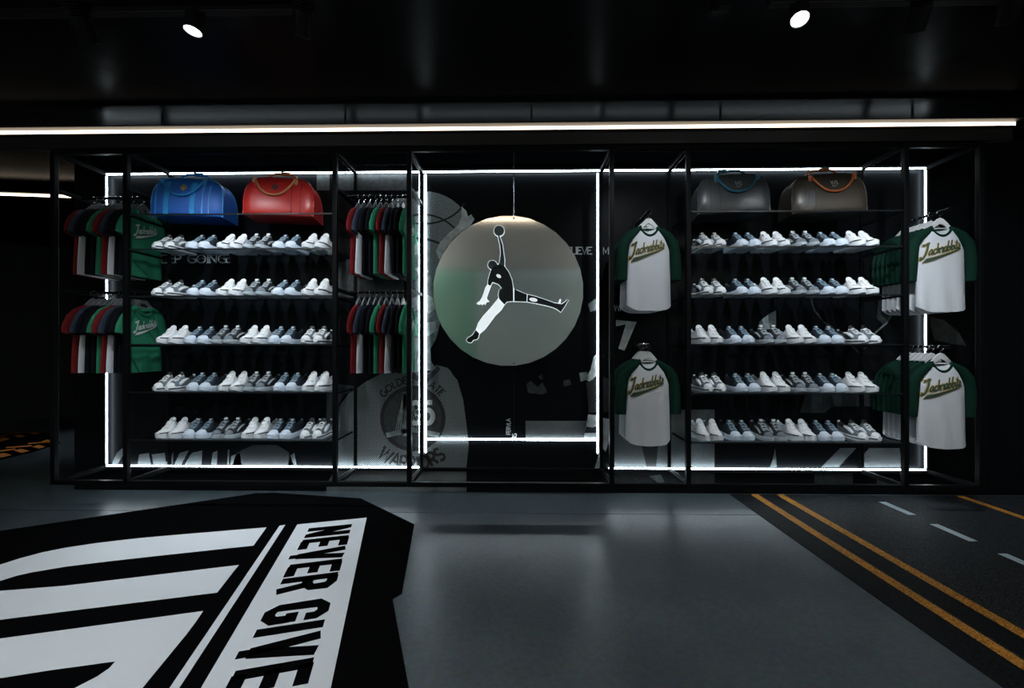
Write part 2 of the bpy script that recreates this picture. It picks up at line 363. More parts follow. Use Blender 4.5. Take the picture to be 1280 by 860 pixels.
# ================================================================= SETTING
ZC = 2.95
fl = MB().box(-9.6, 4.3, -6.8, -0.447, -0.12, 0.0).obj('floor', 'concrete'); struct(fl)
fb = MB().box(-9.6, 4.3, -0.441, 4.2, -0.12, 0.0).obj('floor_slab', 'concrete', fl)
MB().box(-9.6, 4.3, -0.447, -0.441, -0.12, -0.006).obj('floor_joint', 'fascia', fl)
struct(MB().box(-9.6, 4.3, -2.5, 4.2, ZC, ZC + 0.12).obj('ceiling', 'black_ceiling'))
cr = MB().box(-9.6, 4.3, -6.8, -2.5, ZC, ZC + 0.12).obj('ceiling_plaster', 'plaster'); cr.name = 'ceiling'; struct(cr)
WL = onY(93, 600)[0]
struct(MB().box(WL, 4.3, 0.0, 0.16, 0.0, ZC).obj('wall_back', 'mural'))
struct(MB().box(4.18, 4.3, -6.8, -0.0, 0.0, ZC).obj('wall_right', 'wall_right'))
# far wall of the next room, slightly turned
p0, p1 = onZ(-160, 533), onZ(60, 523.2); dx, dy = p1[0] - p0[0], p1[1] - p0[1]
q0 = (p0[0] - dx * .2, p0[1] - dy * .2); q1 = (p1[0] + dx * 3.4, p1[1] + dy * 3.4)
wf = MB().prism([(q0[0], q0[1], 0), (q1[0], q1[1], 0), (q1[0], q1[1] + .12, 0), (q0[0], q0[1] + .12, 0)], [(q0[0], q0[1], ZC), (q1[0], q1[1], ZC), (q1[0], q1[1] + .12, ZC), (q0[0], q0[1] + .12, ZC)]).obj('wall_far', 'wall_dark'); struct(wf)
struct(MB().box(-9.72, -9.6, -6.8, 4.2, 0, ZC).obj('wall_left', 'wall_dark'))
ws = MB().box(-0.95, 4.3, -6.82, -6.7, 0, ZC).obj('wall_opposite', 'sage'); struct(ws)
MB().box(-9.6, -0.95, -6.82, -6.7, 0, ZC).obj('wall_panel', 'green_wall', ws)

# fascia with the warm strip above the display, a second one over the aisle and one in the next room
fa = MB().box(-6.2, onY(1268, 157, -.45)[0], -0.44, -0.40, 2.735, 2.83).obj('trim_1', 'fascia'); struct(fa)
def strip_light(label, x0, x1, y, z, y1=None, flip=1):
    t = thing('strip_light', label, 'light strip', ((x0 + x1) / 2, y, z)); cx = (x0 + x1) / 2
    y1 = y if y1 is None else y1
    def seg(h0, h1, d0, d1):
        d0, d1 = d0 * flip, d1 * flip
        return MB().prism([(x0 - cx, d0, h0), (x0 - cx, d1, h0), (x0 - cx, d1, h1), (x0 - cx, d0, h1)], [(x1 - cx, d0 + y1 - y, h0), (x1 - cx, d1 + y1 - y, h0), (x1 - cx, d1 + y1 - y, h1), (x1 - cx, d0 + y1 - y, h1)])
    seg(0, .026, -.012, .012).obj('diffuser', 'warm', t)
    seg(-.012, .0, -.016, .04).obj('housing', 'fascia', t); seg(0, .026, .012, .04).obj('channel', 'fascia', t); seg(.026, .034, (-.062 if y < 0 else -.045) if z < 2.86 else .012, .04).obj('cap', 'fascia', t)  # overhanging cap added to keep strip glow and reflection off the ceiling
    n = max(3, int((x1 - x0) / 1.3))
    for i in range(n):
        k = (i + .5) / n; x = x0 - cx + (x1 - x0) * k; yy = (y1 - y) * k + .026 * flip
        MB().box(x - .006, x + .006, yy - .006, yy + .006, .034, ZC - z).obj('bracket', 'fascia', t)
    return t
strip_light('long warm white light strip running above the whole display', -6.2, onY(1268, 157, -.45)[0], -.446, 2.832)
strip_light('warm light strip under the ceiling of the dark room beyond the display', onY(-40, 237, .80)[0], onY(93, 241, .92)[0] + .8, .78, 2.838, 1.02)
strip_light('warm light strip along the beige ceiling opposite the display', -3.0, 4.1, -2.72, 2.875, flip=-1)

# unseen pendant lamps added to brighten the beige ceiling, opposite wall and disc reflection
for i, x in enumerate((-2.9, 2.9)):
    t = thing('added_pendant_lamp', 'added unseen linear pendant lamp under the beige ceiling, %s the right wall' % ('far from' if i == 0 else 'near'), 'lamp', (x, -4.7, 2.5))
    MB().box(-.07, .07, -1.5, 1.5, .0, .05).obj('housing', 'fascia', t, bevel=.006)
    MB().box(-.06, .06, -1.48, 1.48, -.012, .0).obj('diffuser', 'pendant', t)
    MB().box(-.05, .05, -1.48, 1.48, .05, .06).obj('added_uplight', 'added_uplight', t)
    for y in (-1.2, 1.2): MB().tube([(0, y, .05), (0, y, ZC - 2.5)], .004, 6).obj('cable', 'steel', t)

# ================================================================= DISPLAY FRAME
XP = [-3.558, -2.995, -1.392, -0.829, 0.690, 1.257, 2.848, 3.390]
T = 0.035; h = T / 2; YF = -0.42; Z0, Z1 = 0.215, 2.700
fr = thing('display_frame', 'black square tube display frame with white LED outline against the mural wall', 'display frame', (0, 0, .18))
def fbox(name, x0, x1, y0, y1, z0, z1, m='steel', bev=.004): return MB().box(x0, x1, y0, y1, z0 - .18, z1 - .18).obj(name, m, fr, bevel=bev)
for i, x in enumerate(XP):
    fbox('front_post', x - h, x + h, YF, YF + T, Z0 - T, Z1 + T)
    fbox('rear_post', x - h * .7, x + h * .7, -.022, -.001, Z0, Z1)
    fbox('top_cross_tube', x - h, x + h, YF + T, -.001, Z1, Z1 + T)
    fbox('bottom_cross_tube', x - h, x + h, YF + T, -.001, Z0 - T, Z0)
for a, b in zip(XP[:-1], XP[1:]):
    fbox('top_tube', a + h, b - h, YF, YF + T, Z1, Z1 + T); fbox('bottom_tube', a + h, b - h, YF, YF + T, Z0 - T, Z0)
    fbox('rear_top_tube', a + h, b - h, -.022, -.001, Z1 + .006, Z1 + T); fbox('rear_bottom_tube', a + h, b - h, -.022, -.001, Z0 - T, Z0 - .006)
LX0, LX1, LZ0, LZ1 = -3.527, 3.354, 0.216, 2.706
lw = .010
def led(x0, x1, z0, z1, y0=-.028, y1=-.0225, name='led_strip'): tag(fbox(name, x0, x1, y0, y1, z0, z1, 'led', 0), 'glowing cool white LED strip')
led(LX0, LX1, LZ1 - lw / 2, LZ1 + lw / 2, -.033, -.0225)
XA, XB, XC_, XD = onY(524.6, 400)[0], onY(532.2, 400)[0], onY(746.8, 400)[0], onY(751.2, 400)[0]
led(LX0, XB - .05, LZ0 - lw / 2, LZ0 + lw / 2, -.033, -.0225); led(XD + .06, LX1, LZ0 - lw / 2, LZ0 + lw / 2, -.033, -.0225)
led(LX0 - lw / 2, LX0 + lw / 2, LZ0 + .012, LZ1 - .012); led(LX1 - lw / 2, LX1 + lw / 2, LZ0 + .012, LZ1 - .012)
zb = onY(640, 566)[2]
for x, ww in ((XA, .008), (XB, .010), (XC_, .008), (XD, .008)): led(x - ww / 2, x + ww / 2, zb, LZ1 - .012, -.008, -.001)
zl = onY(640, 549)[2]; led(XB + .01, XC_ - .01, zl - .007, zl + .007, -.012, -.001)
fbox('light_channel', XA + .009, XB - .010, -.045, -.001, zb, LZ1 - .012); fbox('light_channel', XC_ + .007, XD - .008, -.040, -.001, zb, LZ1 - .012)

# ---------------------------------------------------------------- shelves
SZ = [2.245, 1.980, 1.622, 1.254, 0.889, 0.524]
ORD = ['first', 'second', 'third', 'fourth', 'fifth', 'sixth', 'seventh', 'eighth', 'ninth', 'tenth', 'eleventh']
BAYS = [(XP[1], XP[2], 'red bag'), (XP[5], XP[6], 'brown bag')]
for bi, (a, b, anchor) in enumerate(BAYS):
    for si, z in enumerate(SZ):
        pos = 'carrying the %s' % ('blue and red bags' if bi == 0 else 'grey and brown bags') if si == 0 else '%s shelf under the %s' % (ORD[si - 1], anchor)
        lab = ('clear glass shelf ' + pos) if si == 0 else ('clear glass shoe shelf, ' + pos)
        t = thing('glass_shelf', lab, 'shelf', ((a + b) / 2, -.2, z - .008), group='glass shelves')
        W = (b - a) / 2 - h - .001
        MB().box(-W, W, -.200, .170, 0, .008).obj('pane', 'glass', t)
        MB().box(-W, W, -.206, -.200, -.002, .009).obj('front_edge', 'glass_edge', t)
        for s in (-1, 1):
            MB().box(s * W - (.012 if s > 0 else 0), s * W + (0 if s > 0 else .012), -.19, .178, -.014, 0).obj('bracket', 'steel', t)

# ================================================================= BAGS
def bag_profile(t, W, H):
    """dome outline, t 0..1 from one bottom corner over the top to the other"""
    a = math.pi * t; c, s = math.cos(a), math.sin(a)
    return (W * math.copysign(abs(c) ** .44, c), H * abs(s) ** .50)
def bag_half_depth(z, H): return .130 * (1 - .42 * (max(z, 0) / H) ** 2.2)
def bag_front(x, z, W, H):
    lo, hi = .02, 1.0
    for _ in range(18):
        q = (lo + hi) / 2; a = (abs(x) / q / W) ** (2 / .44); b = (max(0, .10 + (z - .10) / q) / H) ** (2 / .50)
        if a + b > 1: lo = q
        else: hi = q
    q = hi; P = [(0, .016), (.25, .016), (.5, .013), (.75, .009), (.92, .002), (1.0, -.014)]
    for (a, va), (b, vb) in zip(P[:-1], P[1:]):
        if q <= b: return -bag_half_depth(z, H) - (va + (vb - va) * (q - a) / (b - a))
    return -bag_half_depth(z, H) + .014
def bag_front_plain(x, z, W, H):
    """y of the front skin"""
    zz = max(0, min(1, z / H)); xx = min(1, abs(x) / W)
    return -bag_half_depth(z, H) - .016 * (1 - xx ** 2) * (1 - zz ** 2)
def make_bag(label, loc, rz, body, handle, grip, logo, kind):
    W, H = .255, .312; N = 28
    t = thing('duffel_bag', label, 'bag', loc, rz, 'travel bags on the top shelves')
    mb = MB(); rings = []
    prof = [bag_profile(i / N, W, H) for i in range(N + 1)]
    def ring(q, side, extra):
        g = []
        for x, z in prof:
            X, Z = x * q, .10 + (z - .10) * q if z > .1 or q < 1 else z
            g.append((X, side * (bag_half_depth(Z, H) + extra), max(Z, 0)))
        return g
    for q, e in ((.25, .016), (.5, .013), (.75, .009), (.92, .002), (1.0, -.014)): rings.append(ring(q, -1, e))
    for q, e in ((1.0, -.014), (.92, .002), (.75, .009), (.5, .013), (.25, .016)): rings.append(ring(q, 1, e))
    mb.loft(rings, closed=True, caps=True); mb.obj('body', body, t, smooth=True)
    # front handle, drooping; rear handle, standing
    hx = .148
    def hy(x, z): return bag_front(x, z, W, H) - .012
    ox = -.03 if kind in ('blue', 'red') else .03
    pts = []
    for i in range(21):
        a = -1 + 2 * i / 20; x = ox + hx * a; z = H * .95 - .145 * (1 - abs(a) ** 2.4) ** .9
        pts.append((x, hy(x, min(z, H * .98)), z))
    MB().tube(pts, .0085, 8).obj('handle', handle, t, smooth=True)
    pts = [(ox + hx * .95 * c_, .055, H * .93 + .098 * (1 - abs(c_) ** 4)) for c_ in [(-1 + 2 * i / 20) for i in range(21)]]
    rh = MB().tube(pts, .0085, 8).obj('handle', handle, t, smooth=True)
    gx = ox + (.02 if kind != 'grey' else -.06)
    MB().box(gx - .034, gx + .034, .042, .068, H * .93 + .086, H * .93 + .112).obj('grip', grip, rh, bevel=.005)
    for s in (-1, 1):
        x = ox + s * hx; MB().box(x - .016, x + .016, hy(x, H * .86) + .002, hy(x, H * .86) + .016, H * .80, H * .95).obj('handle_tab', handle, t, bevel=.003)
    # zip along the top
    zp = [(x, 0, z + .001) for x, z in prof[6:-6]]; MB().tube(zp, .0045, 6).obj('zip', 'bag_dark', t)
    # end piping and panel seams
    for s in (-1, 1):
        MB().tube([(x * 1.0, s * (bag_half_depth(z, H) - .012), z) for x, z in prof], .004, 6).obj('piping', 'bag_blue_pipe' if kind == 'blue' else body, t)
    def band(x0, x1, z0, z1, m, name, lift=.003):
        mb = MB(); n = 10; L = []; R = []
        for i in range(n + 1):
            z = z0 + (z1 - z0) * i / n
            L.append((x0, bag_front(x0, z, W, H) - lift, z)); R.append((x1, bag_front(x1, z, W, H) - lift, z))
        k = n + 1
        mb.add(L + R + [(p[0], p[1] + .006, p[2]) for p in L] + [(p[0], p[1] + .006, p[2]) for p in R],
               [(i, i + 1, k + i + 1, k + i) for i in range(n)] + [(2 * k + i, 2 * k + i + 1, i + 1, i) for i in range(n)] + [(k + i, k + i + 1, 3 * k + i + 1, 3 * k + i) for i in range(n)])
        return mb.obj(name, m, t)
    if kind == 'blue':
        for x in (-.135, .05): band(x - .018, x + .018, .004, H * .86, 'bag_blue_strap', 'strap')
        for x in (-.212, .120, .165): band(x - .004, x + .004, .006, H * .80, 'bag_blue_pipe', 'seam_piping')
    else:
        sd = 1 if kind == 'red' else -1
        for x in (.10 * sd, .165 * sd): band(x - .0022, x + .0022, .006, H * .84, 'bag_dark', 'seam', .001)
    if kind == 'brown': band(-.145, -.105, .05, .17, 'bag_grey', 'name_tag')
    # small crest
    mb = MB(); lx, lz = ox + .005, H * .70
    fn = lambda x, z: (lx + x, bag_front(lx + x, lz + z, W, H) - .003, lz + z)
    if kind in ('blue', 'red'):
        ribbon(mb, [(0, -.026), (0, .03)], .008, fn); ribbon(mb, [(-.02, .002), (-.012, .02), (.012, .02), (.02, .002), (0, -.022), (-.02, .002)], .006, fn); ribbon(mb, [(-.016, -.004), (.016, .008)], .006, fn)
    else:
        for st in FONT['W'][1]: ribbon(mb, [(x * .034 - .022, z * .03 - .006) for x, z in st], .0045, fn)
        ribbon(mb, [(-.016, -.018), (0, -.022), (.018, -.012)], .004, fn); ribbon(mb, [(.018, .024), (.018, -.004), (.028, -.004)], .004, fn)
    solidify(mb, (0, .004, 0)).obj('crest', logo, t)
    return t
def bagloc(u0, u1): return (onY((u0 + u1) / 2, 262, -.30)[0], -.225, SZ[0] + .001)
make_bag('blue striped canvas duffel bag with sky blue straps on glass shelf', bagloc(188, 284), math.radians(9), 'bag_blue', 'bag_blue_strap', 'bag_blue_strap', 'print_gold', 'blue')
make_bag('red leather duffel bag with tan handles on glass shelf', bagloc(304, 394), math.radians(9), 'bag_red', 'bag_tan', 'bag_tan', 'bag_grey', 'red')
make_bag('charcoal leather duffel bag with teal blue handles on glass shelf', bagloc(873, 960), math.radians(-9), 'bag_grey', 'bag_teal', 'bag_teal', 's_lgrey', 'grey')
make_bag('dark brown leather duffel bag with burnt orange handles on glass shelf', bagloc(987, 1082), math.radians(-9), 'bag_brown', 'bag_orange', 'bag_orange', 's_lgrey', 'brown')

# ================================================================= SHOES
def lerp_prof(p, t):
    for (a, va), (b, vb) in zip(p[:-1], p[1:]):
        if t <= b: k = (t - a) / (b - a); k = k * k * (3 - 2 * k); return va + (vb - va) * k
    return p[-1][1]
def make_shoe(kind):
    """toe towards -Y, heel +Y, sole on z = 0"""
    L = .262; cfg = {
     'A': dict(sole='s_sole', upper='s_grey', tongue='s_black', lace='s_white', lining='s_black', hs=.030, top=.102, bulge=1.0, label='light grey sneaker with black tongue and white laces'),
     'B': dict(sole='s_bsole', upper='s_navy', tongue='s_navy', lace='s_slate', lining='s_black', hs=.033, top=.104, bulge=1.08, label='navy sneaker with slate blue laces and pale rounded toe'),
     'C': dict(sole='s_sole', upper='s_white', tongue='s_white', lace='s_white', lining='s_lgrey', hs=.036, top=.112, bulge=1.05, label='all white sneaker with thick sole and black welt line'),
     'D': dict(sole='s_lgrey', upper='s_char', tongue='s_char', lace='s_lgrey', lining='s_black', hs=.030, top=.108, bulge=1.0, label='charcoal sneaker with pale flared sole and white tongue tab'),
    }[kind]
    t = bpy.data.objects.new('sneaker', None); t.scale = (0.93, 1.02, 1.15); COL.objects.link(t); t.empty_display_size = .03
    wd = [(0, .012), (.04, .030), (.14, .043), (.34, .046), (.6, .036), (.82, .037), (.95, .032), (1, .014)]
    hs = cfg['hs']; bl = cfg['bulge']; N = 22; K = 12
    ts = [0, .015, .045, .09, .15, .22, .3, .38, .46, .54, .62, .7, .78, .86, .92, .965, .99, 1]
    # sole with toe spring and rounded side wall
    rings = []
    for u in ts:
        wv = lerp_prof(wd, u) * bl; y = -L / 2 + L * u; spring = .012 * max(0, 1 - u / .22) ** 2 + (.010 * max(0, (u - .9) / .1) ** 2)
        hh = hs * (1.15 if kind in 'BC' and u < .28 else 1.0) * (1.0 + .25 * max(0, u - .6) / .4)
        if kind == 'D': hh *= 1 + .4 * max(0, (u - .8) / .2)
        rings.append([(-wv * .9, y, spring), (-wv * 1.0, y, spring + hh * .35), (-wv * .98, y, hh * .8 + spring * .4), (-wv * .9, y, hh), (0, y, hh * 1.02), (wv * .9, y, hh), (wv * .98, y, hh * .8 + spring * .4), (wv * 1.0, y, spring + hh * .35), (wv * .9, y, spring), (0, y, spring)])
    so = MB().loft(rings).obj('sole', cfg['sole'], t, smooth=True)
    # upper
    top = cfg['top']
    hp = [(0, .034), (.06, .052), (.16, .058), (.28, .070), (.42, .098 * top / .102), (.5, top), (.62, .086), (.76, .078), (.88, .088), (.96, .098), (1, .080)]
    uw = [(0, .006), (.05, .026), (.15, .039), (.34, .042), (.5, .034), (.7, .031), (.88, .031), (.96, .025), (1, .010)]
    def sect(u, lo=0.0, hi=1.0, grow=0.0, n=K):
        y = -L / 2 + .008 + (L - .016) * u; wv = lerp_prof(uw, u) + grow; z0 = hs * .85; zt = lerp_prof(hp, u) + grow
        p = []
        for j in range(n + 1):
            a = math.pi * (lo + (hi - lo) * j / n); c, s = math.cos(a), math.sin(a); e = .62 if u > .45 else .8
            p.append((wv * math.copysign(abs(c) ** e, c), y, z0 + (zt - z0) * abs(s) ** .8))
        return p
    us = [0, .02, .05, .1, .16, .22, .28, .35, .42, .47, .52, .58, .64, .7, .76, .82, .88, .93, .97, 1]
    rings = [sect(u) + [(0, sect(u)[0][1], hs * .8)] for u in us]
    MB().loft(rings).obj('upper', cfg['upper'], t, smooth=True)
    # dark opening
    rings = [sect(u, .28, .72, .0015, 6) for u in (.54, .58, .64, .7, .76, .82, .88, .92)]
    mb = MB(); mb.loft(rings, closed=False, caps=False); solidify(mb, (0, 0, -.004)).obj('lining', cfg['lining'], t, smooth=True)
    # tongue: rounded flap standing over the lacing
    tw = .024 if kind != 'C' else .030; th_ = {'A': .128, 'B': .126, 'C': .132, 'D': .134}[kind]
    def flap(w0, y0, z0, y1, z1, thick, m, name, par):
        a = []; n = 8
        for j in range(n + 1):
            an = math.pi * j / n; k = math.sin(an) ** .6
            a.append((-w0 * math.cos(an), y0 + (y1 - y0) * k, z0 + (z1 - z0) * k))
        a = [(-w0 * .8, y0 - .03, z0 - .03)] + a + [(w0 * .8, y0 - .03, z0 - .03)]
        return MB().prism(a, [(x * .9, y + thick, z - thick * .3) for x, y, z in a]).obj(name, m, par, smooth=False, bevel=.002)
    yk = lambda u: -L / 2 + .008 + (L - .016) * u
    tg = flap(tw, yk(.46), .094, yk(.52), th_, .010, cfg['tongue'], 'tongue', t)
    if kind in 'AD':
        MB().box(-.014, .014, yk(.50) - .006, yk(.50) + .002, th_ - .020, th_ - .006).obj('tongue_tab', 's_white' if kind == 'D' else 'chrome', tg, bevel=.002)
    if kind == 'B':
        MB().box(-.011, .011, yk(.50) - .006, yk(.50) + .001, th_ - .016, th_ - .007).obj('tongue_tab', 's_bsole', tg, bevel=.002)
    # lace panel and laces
    rings = [sect(u, .37, .63, .0012, 4) for u in (.2, .26, .32, .38, .44, .49)]
    mb = MB(); mb.loft(rings, closed=False, caps=False); solidify(mb, (0, 0, -.004)).obj('lace_panel', cfg['tongue'], t, smooth=True)
    mb = MB()
    for i, u in enumerate((.22, .275, .33, .385, .44, .485)):
        p = sect(u, .34, .66, .0035, 6); q = sect(u + .03, .34, .66, .0035, 6)
        mb.tube([p[0], [(p[3][k] + q[3][k]) / 2 for k in range(3)], q[6]], .0032, 5); mb.tube([q[0], [(p[3][k] + q[3][k]) / 2 + (.002 if k == 2 else 0) for k in range(3)], p[6]], .0028, 5)
    mb.obj('laces', cfg['lace'], t)
    # toe cap / side stripe / welt
    if kind in 'ABD':
        rings = [sect(u, .02, .98, .0018, 12) for u in ((0, .02, .05, .1, .15, .19) if kind == 'B' else (0, .02, .05, .09, .13))]
        mb = MB(); mb.loft(rings, closed=False, caps=False); solidify(mb, (0, 0, -.003)).obj('toe_cap', {'A': 's_white', 'B': 's_bsole', 'D': 's_grey'}[kind], t, smooth=True)
    if kind in 'AC':
        mb = MB()
        for s in (-1, 1):
            mb.tube([(s * lerp_prof(wd, u) * bl * .985, -L / 2 + L * u, hs * (1.0 if kind == 'C' else .62) * (1.12 if kind == 'C' and u < .28 else 1)) for u in ts[1:-1]], .0034 if kind == 'C' else .004, 5)
        mb.obj('welt_line', 's_black', so)
    if kind in 'AD':
        for s in (-1, 1):
            mb = MB(); P = []
            for u, a in ((.28, .10), (.42, .13), (.56, .2), (.68, .3)):
                a = a if s > 0 else 1 - a; p = sect(u, a, a, .0025, 1)[0]; P.append(p)
            mb.tube(P, [.009, .012, .010, .006] if kind == 'A' else [.006, .007, .006, .004], 6); mb.obj('side_stripe', 's_white' if kind == 'A' else 's_lgrey', t)
    # heel tab
    MB().box(-.010, .010, L / 2 - .016, L / 2 - .008, .070, .104).obj('heel_tab', {'A': 's_white', 'B': 's_blue', 'C': 's_white', 'D': 's_lgrey'}[kind], t, bevel=.002)
    return t, cfg['label']
SHOES = {k: make_shoe(k) for k in 'ABCD'}
used = set()
ROWS = {0: ('ABCDBC', (202, 245, 283, 316, 353, 390)), 1: ('CBDCBA', (207, 241, 276, 313, 347, 387))}
ROWSR = {0: ('ABCDBC', (895, 938, 975, 1012, 1048, 1086)), 1: ('CBDCBA', (891, 930, 971, 1008, 1043, 1090))}
for bi in range(2):
    for si in range(5):
        odd = 1 if si in (2, 4) else 0
        kinds, pxs = (ROWS if bi == 0 else ROWSR)[odd]; z = SZ[si + 1]
        for pi, (k, u) in enumerate(zip(kinds, pxs)):
            X = onY(u, 430, -.39)[0]; jitter = random.uniform(-1, 1)
            for s in (-1, 1):
                outer = (s < 0) == (bi == 0)
                lab = '%s, %s shoe of %s pair, shelf %s under %s' % ({'A': 'grey white-striped sneaker', 'B': 'navy pale-toed sneaker', 'C': 'all white sneaker', 'D': 'charcoal sneaker'}[k],
                       'outer' if outer else 'sign-side', ORD[pi if bi == 1 else 5 - pi] + '-from-sign', ['one', 'two', 'three', 'four', 'five'][si], ['red bag', 'brown bag'][bi])
                rz = math.radians((-4 if bi == 0 else 4) + jitter * 2)
                dx = s * .0475; yc = -.262 + jitter * .006
                loc = (X + dx, yc, z + .0005)
                src = SHOES[k][0]
                if k not in used:
                    used.add(k); o = src; o.location = loc; o.rotation_euler = (0, 0, rz); tag(o, lab, 'sneaker', 'sneakers on the glass shelves')
                else:
                    o = dup(src, loc, rz, lab, 'sneakers on the glass shelves'); o['category'] = 'sneaker'

# ================================================================= GARMENTS
def make_garment(name, body_m, sleeve_m, collar_m, W, hem, arm, printed=None, tail=.03, seed=0, thick=.045, dip=.058):
    """hangs from local z = 0 (top of the rail); garment lies in the local XZ plane, chest towards -Y"""
    rnd = random.Random(seed); ph = [rnd.uniform(0, 6.28) for _ in range(4)]
    t = bpy.data.objects.new(name, None); COL.objects.link(t); t.empty_display_size = .03
    ZN, ZA = -.135, -.30
    def half(z):
        if z > ZA: k = (ZN + .012 - z) / (ZN + .012 - ZA); k = max(0, min(1, k)); return .062 + (W - .062) * k ** .7
        k = (ZA - z) / (ZA - hem); return W * (1 + .05 * math.sin(k * 2.2) + .06 * k)
    def depth(z):
        k = max(0, min(1, (ZN + .02 - z) / .2)); return .012 + (thick - .012) * k ** .6
    def fold(x, z):
        k = max(0, min(1, (ZA + .05 - z) / (ZA - hem)))
        return k * min(1, thick / .04) * (.008 * math.sin(x * 46 + ph[0] + z * 5) + .006 * math.sin(x * 21 + ph[1]))
    def front(x, z): a = min(1, abs(x) / half(z)); return -depth(z) * (1 - a ** 2.6) ** .5 + fold(x, z)
    N = 18; rings = []; zs = [hem + (ZN - hem) * i / 22 for i in range(23)]
    for i, z in enumerate(zs):
        g = []
        for side in (-1, 1):
            for j in range(N):
                a = -1 + 2 * j / N if side < 0 else 1 - 2 * j / N
                a = math.sin(a * math.pi / 2); x = a * half(z); zz = z
                if i < 4: zz = z + tail * abs(a) ** 4 * (1 - i / 4)
                if z > ZN - .14: zz = z - dip * max(0, 1 - (x / .062) ** 2) * (1 if side < 0 else .2) * (z - ZN + .14) / .14
                y = side * depth(z) * max(0, 1 - abs(a) ** 2.6) ** .5 + fold(x, z)
                g.append((x, y, zz))
        rings.append(g)
    MB().loft(rings, closed=True, caps=True).obj('body', body_m, t, smooth=True)
    for s in (-1, 1):      # raglan sleeves run from the collar over the shoulder to the cuff
        path = [(x, ZN + z, r, min(d, thick * .85)) for x, z, r, d in arm]
        rg = []
        for i, (x, z, r, d) in enumerate(path):
            a = path[max(i - 1, 0)]; b = path[min(i + 1, len(path) - 1)]; dx, dz = b[0] - a[0], b[1] - a[1]; l = math.hypot(dx, dz)
            nx, nz = -dz / l, dx / l
            rg.append([(s * (x + nx * r * math.cos(q) * (1 + .06 * math.sin(3 * q + ph[2] + i))), d * math.sin(q) + .004 * math.sin(i * 1.7 + ph[3]), z + nz * r * math.cos(q)) for q in [2 * math.pi * j / 14 for j in range(14)]])
        MB().loft(rg).obj('sleeve', sleeve_m, t, smooth=True)
    # collar band
    c = []
    for j in range(28):
        a = 2 * math.pi * j / 28; sn = math.sin(a); x = .068 * math.cos(a); k = abs(sn) ** 1.1
        c.append((x, -.010 - .010 * k if sn > 0 else .006, ZN + .010 - ((dip + .012) if sn > 0 else .014) * k))
    MB().tube(c, .0115, 6, closed=True).obj('collar', collar_m, t, smooth=True)
    if printed:
        script(t, front, *printed)
    return t
def script(t, front, size, x0, zc, back_m, ink_m):
    """baseball script rising to the right with a tail under it"""
    tot = sum(a for _, a, _ in SCRIPT); sc = size / tot; slope = math.tan(math.radians(13))
    def mk(lift):
        def fn(x, y):
            X = x0 + (x + y * .22) * sc; Z = zc + y * sc * 1.35 + (x * sc) * slope
            return (X, front(X, Z) - lift, Z)
        return fn
    for lift, wd, m, nm in ((.004, .21, back_m, 'print_outline'), (.006, .12, ink_m, 'print_script')):
        if m is None: continue
        mb = MB(); x = 0; fn = mk(lift)
        for i, (c, adv, sts) in enumerate(SCRIPT):
            for st in sts: ribbon(mb, [(x + p[0], p[1] * (1.0 if i else 1.05)) for p in st], wd * (1.5 if i == 0 else 1.0), fn)
            x += adv
        e = .05 if nm == 'print_outline' else 0
        top = [(tot + .02, -.02), (tot * .75, -.16), (tot * .5, -.25), (tot * .28, -.30), (.42 * 1, -.30)]
        bot = [(tot + .02, -.08), (tot * .78, -.30), (tot * .5, -.47), (tot * .3, -.60), (.62, -.66), (.12, -.62)]
        top = [(x_, y_ + e) for x_, y_ in top]; bot = [(x_, y_ - e) for x_, y_ in bot]
        n = 12
        def samp(P, k):
            k *= len(P) - 1; i = min(int(k), len(P) - 2); f = k - i; return (P[i][0] + (P[i + 1][0] - P[i][0]) * f, P[i][1] + (P[i + 1][1] - P[i][1]) * f)
        a = [fn(*samp(top, i / n)) for i in range(n + 1)]; b = [fn(*samp(bot, i / n)) for i in range(n + 1)]
        mb.add(a + b, [(i, i + 1, n + 2 + i, n + 1 + i) for i in range(n)])
        o = mb.obj(nm, m, t); sm = o.modifiers.new('thickness', 'SOLIDIFY'); sm.thickness = .0015; sm.offset = 0
def make_hanger(m, wide):
    t = bpy.data.objects.new('clothes_hanger', None); COL.objects.link(t); t.empty_display_size = .03
    o = [(0, -.055), (.020, -.062), (.045, -.088), (.070, -.118), (.100, -.152), (wide, -.184), (wide, -.196), (.100, -.172), (.074, -.142)]
    i_ = [(.040, -.127), (.022, -.110), (0, -.100)]
    low = [(.040, -.131), (.075, -.138)]
    prof = o + i_; full = prof + [(-x, z) for x, z in reversed(prof[1:-1])]
    mb = MB(); mb.prism([(x, -.006, z) for x, z in full], [(x, .006, z) for x, z in full]); mb.box(-.078, .078, -.005, .005, -.141, -.130)
    mb.obj('shoulder_bar', m, t, bevel=.002)
    R = .020; p = [(R * math.sin(a) * 1.0, 0, -.021 + R * math.cos(a) + .0225 - .0) for a in [math.radians(d) for d in range(-110, 121, 15)]]
    p = [(x, y, z - .018) for x, y, z in p]
    p = p + [(.004, 0, p[-1][2] - .012), (0, 0, -.040), (0, 0, -.056)]
    MB().tube(p, .0028, 6).obj('hook', 'chrome', t, smooth=True)
    return t
def place(src, state, loc, rz, label, cat, group):
    if not state.get(src.name):
        state[src.name] = True; o = src; o.location = loc; o.rotation_euler = (0, 0, rz)
    else: o = dup(src, loc, rz, label, group)
    return tag(o, label, cat, group)
ST = {}
SHORT = [(.060, .004, .018, .014), (.090, -.022, .032, .016), (.120, -.050, .046, .018), (.148, -.100, .056, .019), (.172, -.165, .058, .019), (.184, -.215, .056, .018)]
